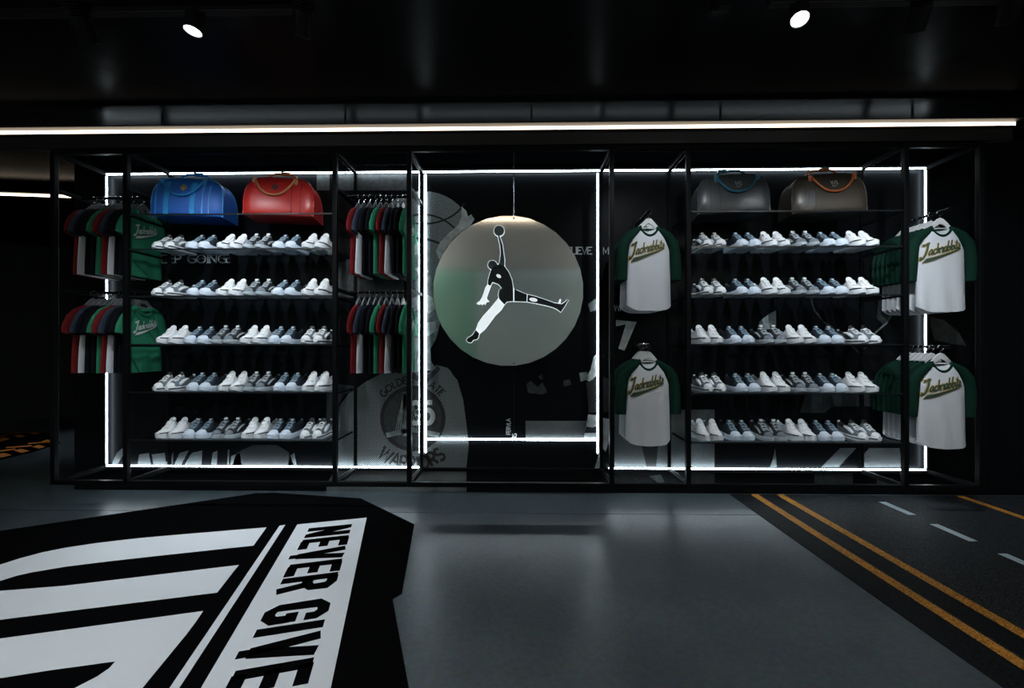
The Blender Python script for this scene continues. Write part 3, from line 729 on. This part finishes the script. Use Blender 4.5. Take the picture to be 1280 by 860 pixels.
LONG = [(.062, .002, .017, .020), (.100, -.026, .028, .028), (.146, -.060, .036, .036), (.186, -.110, .041, .040), (.203, -.200, .042, .042), (.209, -.300, .043, .040), (.212, -.395, .045, .038)]
TEE = {
 'red': make_garment('tee', 'red_tee', 'red_tee', 'red_tee', .150, -.650, SHORT, seed=1, tail=.0, thick=.017),
 'navy': make_garment('tee', 'white_cloth', 'navy_tee', 'navy_tee', .150, -.650, SHORT, seed=2, tail=.0, thick=.017),
 'black': make_garment('tee', 'black_tee', 'black_tee', 'black_tee', .150, -.650, SHORT, seed=3, tail=.0, thick=.017),
 'green': make_garment('tee', 'green_tee', 'green_tee', 'green_tee', .152, -.652, SHORT, seed=4, tail=.0, thick=.022, printed=(.20, -.10, -.32, None, 'print_grey')),
}
HD = make_hanger('hanger_dark', .130); HW = make_hanger('hanger_white', .135)
NAMES = {'red': 'dark red tee', 'navy': 'white tee with navy sleeves', 'black': 'black tee', 'green': 'green tee'}
CYC = ['red', 'navy', 'black', 'black', 'green']
RZ = [2.445, 1.680]
for a, b, anchor, far in ((XP[0], XP[1], 'blue bag shelves', 'bay beside blue bag'), (XP[2], XP[3], 'basketball sign', 'bay beside round sign')):
    for ri, z in enumerate(RZ):
        up = 'upper' if ri == 0 else 'lower'
        t = thing('hanging_rail', 'black %s hanging rail full of tees in the %s' % (up, far), 'clothes rail', ((a + b) / 2, -.21, z - .012), group='hanging rails')
        W = (b - a) / 2
        MB().tube([(-W + h, 0, 0), (W - h, 0, 0)], .012, 12).obj('bar', 'steel', t, smooth=True)
        for s in (-1, 1): MB().box(s * W - (h if s < 0 else h), s * W + h, -.175, .185, -.012, .012).obj('bracket', 'steel', t, bevel=.003)
        n = 10; xa = a + .105; xb = b - .050 if b < -2 else b - .058
        for i in range(n):
            x = xa + (xb - xa) * i / (n - 1); k = CYC[i % 5]; nth = ORD[n - 1 - i]; jit = random.uniform(-1, 1)
            lab = '%s, %s from the %s on the %s rail' % (NAMES[k], nth, anchor, up)
            place(TEE[k], ST, (x, -.205 + jit * .006, z), math.pi / 2 + math.radians(jit * 1.2), lab, 'tee', 'tees on the hanging rails')
            place(HD, ST, (x, -.205 + jit * .006, z), math.pi / 2 + math.radians(jit * 1.2), 'dark hanger holding the %s tee from the %s, %s rail' % (nth, anchor, up), 'hanger', 'hangers on the hanging rails')

JER = make_garment('raglan_jersey', 'white_cloth', 'green_cloth', 'green_cloth', .158, -.765, LONG, seed=11, tail=.045, thick=.050, printed=(.250, -.146, -.350, 'print_gold', 'print_green'))
JER2 = make_garment('raglan_jersey', 'white_cloth', 'green_cloth', 'green_cloth', .158, -.765, LONG, seed=12, tail=.045, thick=.016)
for u, v, n, where, up, rz in ((812, 262, 4, 'beside the grey bag', 'upper', 4), (811, 430, 4, 'beside the grey bag', 'lower', 3), (1179, 262, 7, 'past the brown bag', 'upper', -4), (1180, 432, 7, 'past the brown bag', 'lower', -3)):
    X, _, z = onY(u, v, -.37)
    t = thing('jersey_rail', 'black face-out arm holding jerseys, %s one %s' % (up, where), 'clothes rail', (X, 0, z - .010), group='face-out jersey arms')
    MB().tube([(0, -.001, 0), (0, -.415, 0)], .010, 12).obj('arm', 'steel', t, smooth=True)
    MB().box(-.03, .03, -.008, -.0005, -.05, .05).obj('wall_plate', 'steel', t, bevel=.002)
    MB().tube([(0, -.415, 0), (0, -.419, 0)], .014, 12).obj('end_cap', 'steel', t, smooth=True)
    for i in range(n):
        y = -.345 + (i * .044 + (.026 if i else 0) if n == 7 else i * .06 + (.02 if i else 0)); jit = random.uniform(-1, 1); r = math.radians(rz + (jit * 1.0 if i else 0))
        nm = 'front one' if i == 0 else '%s behind the front one' % ORD[i - 1]
        place(JER if i == 0 else JER2, ST, (X, y, z), r, 'green-sleeved raglan jersey, %s, %s arm %s' % (nm, up, where), 'jersey', 'raglan jerseys on face-out arms')
        place(HW, ST, (X, y, z), r, 'white jersey hanger, %s, %s arm %s' % (nm, up, where), 'hanger', 'white hangers on face-out arms')

# ================================================================= DISC SIGN
DY = -.398
dc = onY(635, 363.5, DY); R = (onY(729, 363, DY)[0] - onY(541, 363, DY)[0]) / 2
ds = thing('disc_sign', 'hanging round mirrored metal disc with leaping basketball player cut-out', 'sign', dc)
ring = [(R * math.cos(2 * math.pi * (i + .5) / 32), R * math.sin(2 * math.pi * (i + .5) / 32)) for i in range(32)]
MB().prism([(x, 0, z) for x, z in ring], [(x, .006, z) for x, z in ring]).obj('disc', 'mirror', ds)
wx = onY(642.3, 230, DY)[0] - dc[0]
MB().tube([(wx, .003, R - .012), (wx, .003, Z1 - dc[2])], .0022, 6).obj('wire', 'chrome', ds)
MB().tube([(wx, .003, -R + .012), (wx, .003, Z0 - dc[2])], .0018, 6).obj('wire', 'steel', ds)
for zz in (R - .02, -R + .02): MB().tube([(wx, -.004, zz), (wx, .010, zz)], .008, 10).obj('wire_clamp', 'chrome', ds)
def lp(x, y):
    p = onY(575 + x / 5.214, 275 + y / 5.214, DY); return (p[0] - dc[0], p[2] - dc[2])
LOGO = {
 'ball': ([(255 + 33 * math.cos(i * math.pi / 12), 73 + 33 * math.sin(i * math.pi / 12)) for i in range(24)], 'logo_blue_reflect'),
 'raised_arm': ([(246, 92), (258, 96), (262, 118), (278, 165), (284, 215), (291, 262), (290, 306), (252, 292), (260, 268), (266, 215), (262, 170), (252, 125)], 'logo_blue_reflect'),
 'head': ([(212 + 29 * math.cos(i * math.pi / 9) + (6 if i < 4 else 0), 295 + 29 * math.sin(i * math.pi / 9)) for i in range(18)], 'logo_blue_reflect'),
 'torso': ([(206, 322), (232, 306), (252, 290), (290, 302), (318, 342), (338, 390), (346, 440), (348, 530), (305, 534), (290, 553), (254, 516), (251, 484), (258, 455), (274, 446), (252, 420), (212, 405), (198, 432), (182, 424), (184, 392), (196, 350)], 'logo_dark'),
 'lower_arm': ([(184, 422), (199, 431), (184, 470), (172, 505), (176, 522), (190, 531), (172, 532), (162, 552), (155, 538), (143, 554), (138, 541), (124, 549), (110, 546), (132, 530), (148, 506), (160, 470), (170, 440)], 'logo_white'),
 'bent_leg': ([(250, 514), (288, 552), (266, 586), (230, 620), (200, 660), (176, 692), (160, 712), (130, 738), (107, 716), (122, 672), (158, 622), (196, 582), (224, 548)], 'logo_white'),
 'bent_shoe': ([(104, 716), (126, 738), (120, 766), (112, 777), (88, 782), (74, 800), (56, 797), (43, 786), (50, 770), (82, 752), (92, 736)], 'logo_dark'),
 'shorts': ([(354, 450), (372, 460), (404, 474), (436, 486), (434, 534), (354, 531)], 'logo_dark'),
 'stretched_leg': ([(440, 487), (500, 502), (560, 522), (615, 542), (642, 546), (662, 550), (686, 534), (698, 520), (706, 522), (682, 562), (656, 601), (632, 582), (606, 570), (560, 558), (500, 545), (438, 534)], 'logo_dark'),
 'shoe_tongue': ([(640, 545), (650, 516), (658, 518), (654, 549)], 'logo_white'),
 'chest_highlight': ([(253 + 15 * math.cos(a) + 3 * math.sin(a), 368 + 12 * math.sin(a) + 3 * math.cos(a)) for a in [i * math.pi / 8 for i in range(16)]], 'logo_white'),
 'leg_highlight': ([(478 + 26 * math.cos(a), 521 + 12 * math.sin(a) + 4 * math.cos(a)) for a in [i * math.pi / 8 for i in range(16)]], 'logo_white'),
 'side_seam': ([(347, 440), (354, 444), (354, 533), (347, 533)], 'logo_white'),
}
def offset(p, d):
    a = sum(p[i - 1][0] * p[i][1] - p[i][0] * p[i - 1][1] for i in range(len(p))); sg = 1 if a > 0 else -1; q = []
    for i in range(len(p)):
        x0, y0 = p[i - 1]; x1, y1 = p[(i + 1) % len(p)]; dx, dy = x1 - x0, y1 - y0; l = math.hypot(dx, dy) or 1
        q.append((p[i][0] + sg * dy / l * d, p[i][1] - sg * dx / l * d))
    return q
for nm, (pts, m) in LOGO.items():
    hi = nm in ('chest_highlight', 'leg_highlight', 'side_seam', 'shoe_tongue')
    y0, y1 = (-.0165, -.0125) if hi else (-.014, -.008)
    P = [lp(*p) for p in pts]
    o = MB().prism([(x, y0, z) for x, z in P], [(x, y1, z) for x, z in P]).obj(nm, m, ds)
    if not hi:
        P = [lp(*p) for p in offset(pts, 3.6)]
        MB().prism([(x, -.008, z) for x, z in P], [(x, -.001, z) for x, z in P]).obj('lit_edge', 'logo_white', o)

# ================================================================= MURAL
mu = thing('wall_mural', 'black and white basketball photo mural printed on the wall behind the racks', 'mural', (0, -.0005, 0))
def mp(name, px, m, lay=1, label=None):
    o = wallpoly(px, -.0008 * lay, .0007 * lay).obj(name, m, mu)
    if label: o['label'] = label
    return o
# player with ball, left of the disc
mp('basketball_print', arcpts(529, 297, 62, 58, 0, 360, 40)[:-1], 'p_ball', 1, 'giant grey basketball with dark seams')
for k, (ry, off) in enumerate(((26, 0), (60, 0))): pass
def seam(pts, wpx=2.2, m='p_black', lay=2, name='ball_seam'):
    mb = MB(); ribbon(mb, pts, wpx, lambda u, v: (onY(u, v)[0], -.0008 * lay, onY(u, v)[2])); solidify(mb, (0, .0007, 0)).obj(name, m, mu)
seam(arcpts(528, 330, 58, 62, 190, 350, 20)); seam(arcpts(522, 380, 70, 82, 215, 325, 20), 2.6); seam(arcpts(529, 240, 55, 40, 20, 160, 16))
mp('hand_print', [(577, 258), (583, 264), (585, 271), (589, 268), (593, 274), (588, 282), (578, 288), (566, 298), (556, 312), (549, 324), (545, 314), (550, 303), (562, 291), (573, 281), (577, 271)], 'p_skin', 3, 'pale hand spread under the ball')
mp('face_print', [(514, 312), (526, 306), (535, 309), (539, 318), (535, 331), (540, 346), (546, 362), (547, 384), (550, 404), (545, 424), (538, 436), (539, 452), (546, 462), (514, 466)], 'p_grey', 2, 'grey profile of a player')
for q in ([(514, 300), (527, 304), (534, 312), (530, 322), (520, 318), (514, 322)], [(518, 336), (532, 332), (536, 340), (526, 346)], [(514, 374), (530, 366), (541, 372), (544, 386), (536, 392), (524, 386), (514, 392)], [(526, 404), (544, 402), (546, 412), (536, 420), (524, 416)], [(514, 420), (522, 424), (520, 448), (514, 452)]): mp('face_highlight', q, 'p_skin', 3)
mp('jersey_print', [(514, 456), (500, 462), (478, 466), (456, 478), (436, 492), (424, 508), (421, 530), (421, 583), (408, 606), (408, 614.5), (583, 615.5), (583, 584), (586, 556), (583, 530), (579, 500), (572, 476), (560, 460), (545, 456), (536, 466), (524, 466)], 'p_jersey', 1, 'pale mesh jersey of the printed player')
mp('collar_print', [(512, 462), (522, 470), (536, 468), (548, 457), (551, 461), (538, 474), (520, 476), (510, 470)], 'p_dark', 2)
mp('sleeve_shadow_print', [(408, 486), (421, 480), (447, 483), (430, 494), (422, 508), (420, 540), (408, 548)], 'p_dark', 2)
ccx, ccy = 516, 523
mp('crest_ring', arcpts(ccx, ccy, 41, 41, 0, 360, 40)[:-1], 'p_black', 2, 'round black team crest')
mp('crest_field', arcpts(ccx, ccy, 36, 36, 0, 360, 40)[:-1], 'p_dim', 3)
for x0, x1 in ((494, 505), (505, 519), (519, 540)):
    for k in range(4):
        xb = x0 + (x1 - x0) * k / 4; seam([(506 + (k - 1.5) * .6, 492), (xb, 541)], 1.1, 'p_grey', 4, 'bridge_cable')
mp('bridge_tower', [(504, 490), (508, 490), (509, 545), (503, 545)], 'p_grey', 4); mp('bridge_deck', [(482, 541), (516, 534), (550, 541), (548, 547), (516, 540), (484, 547)], 'p_grey', 4)
def walltext(s, u0, v0, hpx, wpx, m, name, lay=2, xs=None, serif=0.0, font=FONT, gap=1.0):
    """letters on the wall; u0, v0 is the pixel of the baseline start"""
    sc = hpx; x = 0
    for c in s:
        if font[c][1]:
            fn = lambda X, Y_: (onY(u0 + x + X, v0 - Y_)[0], -.0008 * lay, onY(u0 + x + X, v0 - Y_)[2])
            solidify(letter(c, font, (xs or hpx), sc, wpx, fn, serif), (0, .0007, 0)).obj(name, m, mu)
        x += font[c][0] * (xs or hpx) * gap
def arctext(s, cu, cv, r, a_mid, hpx, wpx, m, inward, lay=2, name='arc_letter', xs=None):
    """letters round a circle; a_mid in degrees, 90 = top"""
    xs = xs or hpx; tot = text_width(s) * xs; x = -tot / 2
    for c in s:
        adv = FONT[c][0] * xs; xm = x + adv / 2; th = math.radians(a_mid) + (xm / r if inward else -xm / r)
        tx, tz = (-math.sin(th), math.cos(th)) if inward else (math.sin(th), -math.cos(th)); nx, nz = (-math.cos(th), -math.sin(th)) if inward else (math.cos(th), math.sin(th))
        bu, bv = cu + r * math.cos(th), cv - r * math.sin(th)
        fn = lambda X, Y_: (onY(bu + tx * (X - adv / 2) + nx * Y_, bv - tz * (X - adv / 2) - nz * Y_)[0], -.0008 * lay, onY(bu + tx * (X - adv / 2) + nx * Y_, bv - tz * (X - adv / 2) - nz * Y_)[2])
        if FONT[c][1]: solidify(letter(c, FONT, xs * .9, hpx, wpx, fn), (0, .0007, 0)).obj(name, m, mu)
        x += adv
arctext('GOLDEN STATE', ccx, ccy, 44, 90, 8.5, 2.0, 'p_black', False, xs=10)
arctext('WARRIORS', ccx, ccy, 64, -90, 16, 3.4, 'p_black', True, xs=17)
walltext('35', 514, 529, 26, 6, 'p_text', 'jersey_number', 5, xs=24)
# lettering
walltext('KEEP GOING.', 192, 328.5, 9.5, 1.5, 'p_gtext', 'letter', 1, xs=14.2, serif=1.6)
walltext('BELIEVE', 703, 317.5, 8.4, 1.5, 'p_text', 'letter', 1, xs=9.2, serif=1.2); walltext('MA', 753.5, 317.5, 8.4, 1.5, 'p_text', 'letter', 1, xs=9.2, serif=1.2)
walltext('7', 770, 437, 36, 8, 'p_skin', 'digit', 1, xs=34)
walltext('WA', 768, 388.5, 7, 1.4, 'p_text', 'letter', 1, xs=7)
def vtext(s, u, v, hpx, wpx, m):
    x = 0
    for c in s:
        fn = lambda X, Y_: (onY(u - Y_, v - x - X)[0], -.0008, onY(u - Y_, v - x - X)[2])
        if FONT[c][1]: solidify(letter(c, FONT, hpx * .95, hpx, wpx, fn), (0, .0007, 0)).obj('letter', m, mu)
        x += FONT[c][0] * hpx
vtext('PERVLA', 638, 543, 5, 1.1, 'p_text'); vtext('RS', 645.5, 548, 5, 1.2, 'p_text')
# player right of the disc and the court, painted pale only where the LED shines
mp('court_print', [(657, 526), (736, 526), (736, 552), (657, 552)], 'p_net', 1)  # pale print cut to the LED-lit band, the rest left black
mp('crowd_print', [(658, 480), (664, 476), (672, 484), (678, 478), (684, 490), (678, 493), (660, 491)], 'p_dim', 1); mp('crowd_print', [(704, 476), (712, 474), (714, 481), (705, 483)], 'p_dim', 1); mp('crowd_print', [(673, 470), (678, 468), (679, 474), (674, 474)], 'p_dim', 1)
mp('arm_print', [(742, 446), (748, 440), (754, 445), (752, 462), (745, 470), (738, 478), (732, 474), (738, 462)], 'p_skin', 2)
mp('arm_print', [(735, 380), (746, 372), (750, 380), (744, 388), (738, 390)], 'p_grey', 2)
mp('glove_print', [(724, 466), (734, 465), (735, 474), (726, 477)], 'p_grey', 2)
mp('shorts_print', [(733, 478), (752, 470), (762, 474), (760, 515), (736, 516)], 'p_dark', 3)
mp('leg_print', [(735, 518), (746, 519), (745, 533), (732, 537)], 'p_skin', 4); mp('sock_print', [(733, 533), (745, 535), (745, 541), (731, 541)], 'p_dark', 5); mp('sneaker_print', [(731, 541), (745, 541), (745, 548), (729, 549)], 'p_skin', 5)
mp('leg_print', [(753, 522), (762, 524), (761, 552), (757, 565), (753, 560)], 'p_skin', 2)
mp('shin_print', [(742, 590), (749, 566), (752, 567), (752, 590)], 'p_skin', 2)
mp('court_print', [(764, 512), (893, 512), (893, 588), (764, 588)], 'p_net', 1); mp('court_print', [(764, 588.5), (893, 588.5), (893, 606), (764, 606)], 'p_dim', 1)  # lower court strip painted dim for the weaker light below the LED
mp('leg_shadow_print', [(798, 540), (824, 540), (820, 583), (808, 583)], 'p_black', 3); mp('shoe_print', [(811, 595), (826, 593), (832, 606), (826, 606), (818, 600)], 'p_grey', 3)
mp('racket_print', [(950, 401), (962, 392), (970, 388), (970, 410), (958, 412), (947, 408)], 'p_grey', 1)
seam([(1013, 372), (1018, 388), (1030, 403), (1050, 416)], 2, 'p_dim', 1, 'net_line'); seam([(1119, 372), (1117, 388), (1108, 404), (1094, 416)], 2, 'p_grey', 1, 'net_line'); mp('net_print', [(1098, 374), (1118, 372), (1115, 392), (1104, 406), (1096, 398)], 'p_dim', 1)
seam([(1062, 430), (1074, 441), (1088, 430)], 1.0, 'p_dim', 1, 'net_line')
mp('sleeve_print', [(1002, 507), (1010, 486), (1015, 474), (1066, 473), (1128, 478), (1126, 500), (1090, 508), (1042, 508), (1030, 516), (1000, 516)], 'p_dim', 1)
mp('sleeve_print', [(1160, 396), (1180, 400), (1198, 415), (1208, 432), (1190, 430), (1168, 425)], 'p_dim', 1)
mp('beam_print', [(1050, 560), (1070, 560), (1048, 584), (1026, 584)], 'p_net', 1); mp('beam_print', [(1074, 576), (1086, 560), (1124, 560), (1128, 584), (1078, 584)], 'p_net', 1)
mp('beam_print', [(969, 560), (971, 584), (962, 584), (966, 574)], 'p_net', 1); mp('beam_print', [(1018, 590), (1066, 590), (1066, 606), (1018, 606)], 'p_dim', 1); mp('beam_print', [(1096, 598), (1116, 598), (1122, 606), (1096, 606)], 'p_dim', 1)
mp('beam_print', [(1105, 540), (1126, 540), (1126, 556), (1100, 552)], 'p_dim', 1)
for q in ([(140, 580), (146, 566), (154, 560), (158, 562), (146, 582)], [(172, 582), (174, 568), (186, 566), (189, 582)], [(190, 568), (206, 566), (208, 582), (192, 582)], [(210, 574), (217, 565), (216, 582), (206, 582)], [(225, 566), (236, 563), (226, 582), (217, 582)], [(240, 566), (253, 563), (252, 582), (230, 582)], [(266, 566), (272, 563), (271, 582), (264, 582)], [(285, 562), (287, 562), (286, 582), (284, 582)], [(289, 570), (300, 566), (302, 582), (288, 582)], [(362, 570), (368, 566), (371, 582), (360, 582)]): mp('stripe_print', q, 'p_net', 1)
mp('wheel_print', [(290, 583), (296, 566), (316, 556), (346, 556), (362, 566), (368, 583)], 'p_dark', 1)
mp('dim_panel_print', [(421, 206), (510, 205), (510, 238), (421, 238)], 'p_dim', 1); mp('dim_panel_print', [(396, 208), (412, 208), (412, 238), (396, 238)], 'p_dim', 1)
mp('pale_panel_print', [(420, 330), (440, 322), (470, 334), (505, 330), (505, 372), (420, 372)], 'p_dim', 1)

# ================================================================= FLOOR GRAPHICS
zc = lambda x, y: (x * .40625, 600 + y * .40625)
BK = [onZ(-420, 735), onZ(*zc(0, 157)), onZ(*zc(790, 41)), onZ(*zc(850, 40)), onZ(*zc(1110, 57)), onZ(*zc(1275, 137)), onZ(*zc(1237, 350)), onZ(*zc(1208, 367)), onZ(*zc(1258, 640)), onZ(536, 1000), (-.55, -3.1, 0), (-4.3, -3.1, 0)]
fd = thing('floor_decal', 'huge black vinyl floor sticker with white bands and lettering', 'floor sticker', (-1.6, -1.6, 0))
def fpiece(pts, z0, z1, m, name, par=fd, org=(-1.6, -1.6)): return MB().prism([(p[0] - org[0], p[1] - org[1], z1) for p in pts], [(p[0] - org[0], p[1] - org[1], z0) for p in pts]).obj(name, m, par)
fpiece(BK, .0, .002, 'decal_black', 'backing')
F = lambda L: [onZ(*zc(*p)) for p in L]
fpiece(F([(820, 147), (780, 203), (500, 233), (330, 252), (200, 268), (100, 285), (50, 296), (0, 312), (-60, 340), (-130, 392), (-180, 450), (-260, 450), (-200, 380), (-120, 318), (0, 262), (60, 243), (130, 224), (200, 210), (300, 195), (420, 181), (530, 171)]), .0018, .003, 'decal_white', 'white_band')
fpiece(F([(735, 263), (668, 348), (330, 390), (0, 432), (-300, 470), (-300, 366), (0, 343), (200, 327)]), .0018, .003, 'decal_white', 'white_band')
fpiece(F([(625, 405), (605, 435), (575, 475), (530, 530), (485, 585), (440, 640), (400, 690), (120, 690), (235, 640), (300, 606), (335, 582), (355, 560), (150, 588), (0, 612), (-300, 655), (-300, 530), (0, 490)]), .0018, .003, 'decal_white', 'white_band')
fpiece(F([(860, 142), (878, 139), (553, 640), (480, 752), (440, 752), (523, 640)]), .0018, .003, 'decal_white', 'white_stripe')
TL, TR, BL, BR = [Vector(p) for p in F([(915, 138), (1128, 117), (620, 640), (1018, 640)])]
u = (BR - TR).normalized(); w_ = (TL - TR).normalized()
e = 2.35
st = fpiece([TL, TR, TR + u * e, TL + u * e], .0018, .003, 'decal_white', 'letter_strip')
x = .092
for c in 'NEVER GIVE UP'[:10]:
    sx = .315; O = TR + w_ * .363
    fn = lambda X, Y_: tuple((O + u * (x + X) - w_ * Y_ - Vector((-1.6, -1.6, 0)))[:2]) + (.0042,)
    if CONDENSED[c][1]: solidify(letter(c, CONDENSED, sx, .275, .053, fn), (0, 0, -.0014)).obj('letter', 'decal_black', fd)
    x += CONDENSED[c][0] * sx
# road print
rd = thing('road_decal', 'dark asphalt road print on the floor with amber lines and pale dashes', 'floor sticker', (2.9, -1.6, 0))
rp = lambda x0, x1, y0, y1, z0, z1, m, n: MB().box(x0 - 2.9, x1 - 2.9, y0 + 1.6, y1 + 1.6, z0, z1).obj(n, m, rd)
rp(1.755, 4.17, -3.4, -.02, 0, .002, 'asphalt', 'road_surface')
rp(1.755, 1.925, -3.4, -.02, .0018, .0026, 'asphalt_dark', 'verge'); rp(2.00, 2.13, -3.4, -.02, .0018, .0026, 'asphalt_dark', 'centre_gap')
rp(1.925, 1.985, -3.4, -.02, .0018, .003, 'yellow', 'road_line'); rp(2.135, 2.195, -3.4, -.02, .0018, .003, 'yellow', 'road_line'); rp(3.60, 3.66, -3.4, -.02, .0018, .003, 'yellow', 'road_line')
y = -.172
while y > -3.2: rp(2.85, 2.905, y - .255, y, .0018, .003, 'dash', 'road_dash'); y -= .415
# patterned sticker in the next room
zo = lambda x, y: onZ(x / 17.2, 530 + y / 17.2)
od = thing('floor_decal', 'black floor sticker with orange lozenges in the dark room beyond the display', 'floor sticker', (-5.2, 1.6, 0))
oo = (-5.2, 1.6)
fpiece([zo(*p) for p in [(-400, 330), (0, 215), (150, 182), (830, 160), (1200, 230), (1300, 420), (700, 610), (280, 710), (0, 775), (-500, 880)]], 0, .002, 'decal_black', 'backing', od, oo)
for q in ([(-80, 330), (0, 300), (90, 285), (205, 325), (60, 365), (-60, 375)], [(265, 255), (410, 232), (555, 255), (420, 293)], [(620, 192), (720, 178), (890, 192), (740, 228)], [(-90, 680), (0, 640), (90, 628), (255, 668), (60, 722), (-70, 730)], [(295, 572), (450, 538), (640, 580), (460, 624)], [(685, 492), (830, 453), (985, 490), (840, 533)], [(890, 380), (1010, 340), (1180, 370), (1040, 412)]): fpiece([zo(*p) for p in q], .0018, .003, 'orange', 'lozenge', od, oo)
for q in ([(100, 205), (410, 178), (660, 176), (660, 194), (410, 200), (120, 222)], [(-60, 250), (140, 236), (140, 262), (-60, 282)], [(-60, 575), (330, 530), (330, 556), (-60, 608)], [(130, 500), (680, 458), (680, 484), (130, 524)], [(600, 415), (1060, 378), (1060, 398), (600, 436)]): fpiece([zo(*p) for p in q], .0018, .003, 'orange', 'edge_line', od, oo)

# ================================================================= TRACK LIGHTS
def head(u, v, Y, target, lit, label, energy, size=math.radians(82), blend=1.0, rad=.04, pos=None):
    p = pos or onY(u, v, Y); t = thing('track_spotlight', label, 'spotlight', p, 0, 'track spotlights')
    d = (Vector(target) - Vector(p)).normalized(); s = d.cross(Vector((0, 0, 1))).normalized(); n = s.cross(d)
    fr3 = lambda a, b, c: tuple(s * a + n * b + d * c)
    r = .042; K = 20
    circ = lambda rr, c, k=K: [fr3(rr * math.cos(2 * math.pi * j / k), rr * math.sin(2 * math.pi * j / k), c) for j in range(k)]
    MB().loft([circ(r * .8, -.055), circ(r * .96, -.05), circ(r, -.02), circ(r, .058), circ(r * .93, .06), circ(r * .9, .05)]).obj('body', 'steel', t, smooth=True)
    for k in range(5): MB().loft([circ(r * 1.02, -.115 + k * .013), circ(r * 1.02, -.109 + k * .013)]).obj('cooling_fin', 'steel', t)
    MB().loft([circ(r * .4, -.118), circ(r * .4, -.05)]).obj('core', 'steel', t)
    MB().loft([circ(r * .88, .0505), circ(r * .88, .054)]).obj('lens', 'lens', t)
    MB().tube([(0, 0, .0), (0, 0, .05), (0, 0, ZC - .03 - p[2])], .009, 8).obj('stem', 'steel', t)
    MB().box(-.03, .03, -.016, .016, ZC - .045 - p[2], ZC - .024 - p[2]).obj('adapter', 'steel', t, bevel=.003)
    ld = bpy.data.lights.new('spot_bulb', 'SPOT'); ld.energy = energy; ld.spot_size = size; ld.spot_blend = blend; ld.shadow_soft_size = rad; ld.color = COOLSPOT
    lo = bpy.data.objects.new('bulb', ld); COL.objects.link(lo); lo.parent = t; lo.location = d * .085
    lo.rotation_euler = d.to_track_quat('-Z', 'Y').to_euler()
    return t
TY = -1.46
tr = thing('lighting_track', 'black ceiling lighting track carrying the spotlights', 'track', (0, TY, ZC - .03))
MB().box(-4.2, onY(386, 5, TY)[0], -.018, .018, 0, .0295).obj('track_bar', 'steel', tr, bevel=.003)
MB().box(onY(386, 5, TY)[0], onY(386, 5, TY)[0] + .02, -.02, .02, -.004, .0295).obj('end_cap', 'steel', tr, bevel=.003)
tr2 = thing('lighting_track', 'black ceiling lighting track above the road print side', 'track', (0, TY, ZC - .03))
MB().box(onY(960, 5, TY)[0], 4.0, -.018, .018, 0, .0295).obj('track_bar', 'steel', tr2, bevel=.003)
head(104, 36, TY, (-2.3, -.35, 1.40), True, 'black track spotlight aimed at the shelves below the blue bag', SPOT_WALL)
head(378, 28, TY, (-1.7, -.35, 1.40), True, 'black track spotlight at the track end aimed at the shoe shelves', SPOT_WALL)
head(243, 26, TY, (-1.85, -1.75, 0), True, 'glowing track spotlight turned towards the big floor sticker', SPOT_FLOOR, math.radians(80), 1.0)
head(999, 15, TY, (.8, -2.6, 0), True, 'glowing track spotlight above the bare concrete floor', SPOT_FLOOR * .38, math.radians(80), 1.0)
head(1148, 22, TY, (2.3, -.35, 1.40), True, 'black track spotlight aimed at the shelves below the brown bag', SPOT_WALL)
head(1262, 10, TY, (3.2, -.38, 1.6), True, 'black track spotlight aimed at the jerseys by the wall end', SPOT_WALL * .8)
head(905, -6, TY, (1.1, -.35, 1.65), True, 'black track spotlight aimed at the jerseys beside the grey bag', SPOT_WALL * .6)
head(0, 0, 0, (-5.5, 1.9, 0), True, 'added unseen track spotlight brightening the orange patterned floor sticker', 70, math.radians(60), 1.0, pos=(-6.7, 1.2, 2.74))  # unseen spotlight added to brighten the orange sticker
tr3 = thing('lighting_track', 'added unseen ceiling track for the spotlight in the dark room beyond the display', 'track', (-6.7, 1.2, ZC - .03))  # unseen track added to carry the sticker spotlight
MB().box(-1.2, .6, -.018, .018, 0, .0295).obj('track_bar', 'steel', tr3, bevel=.003)
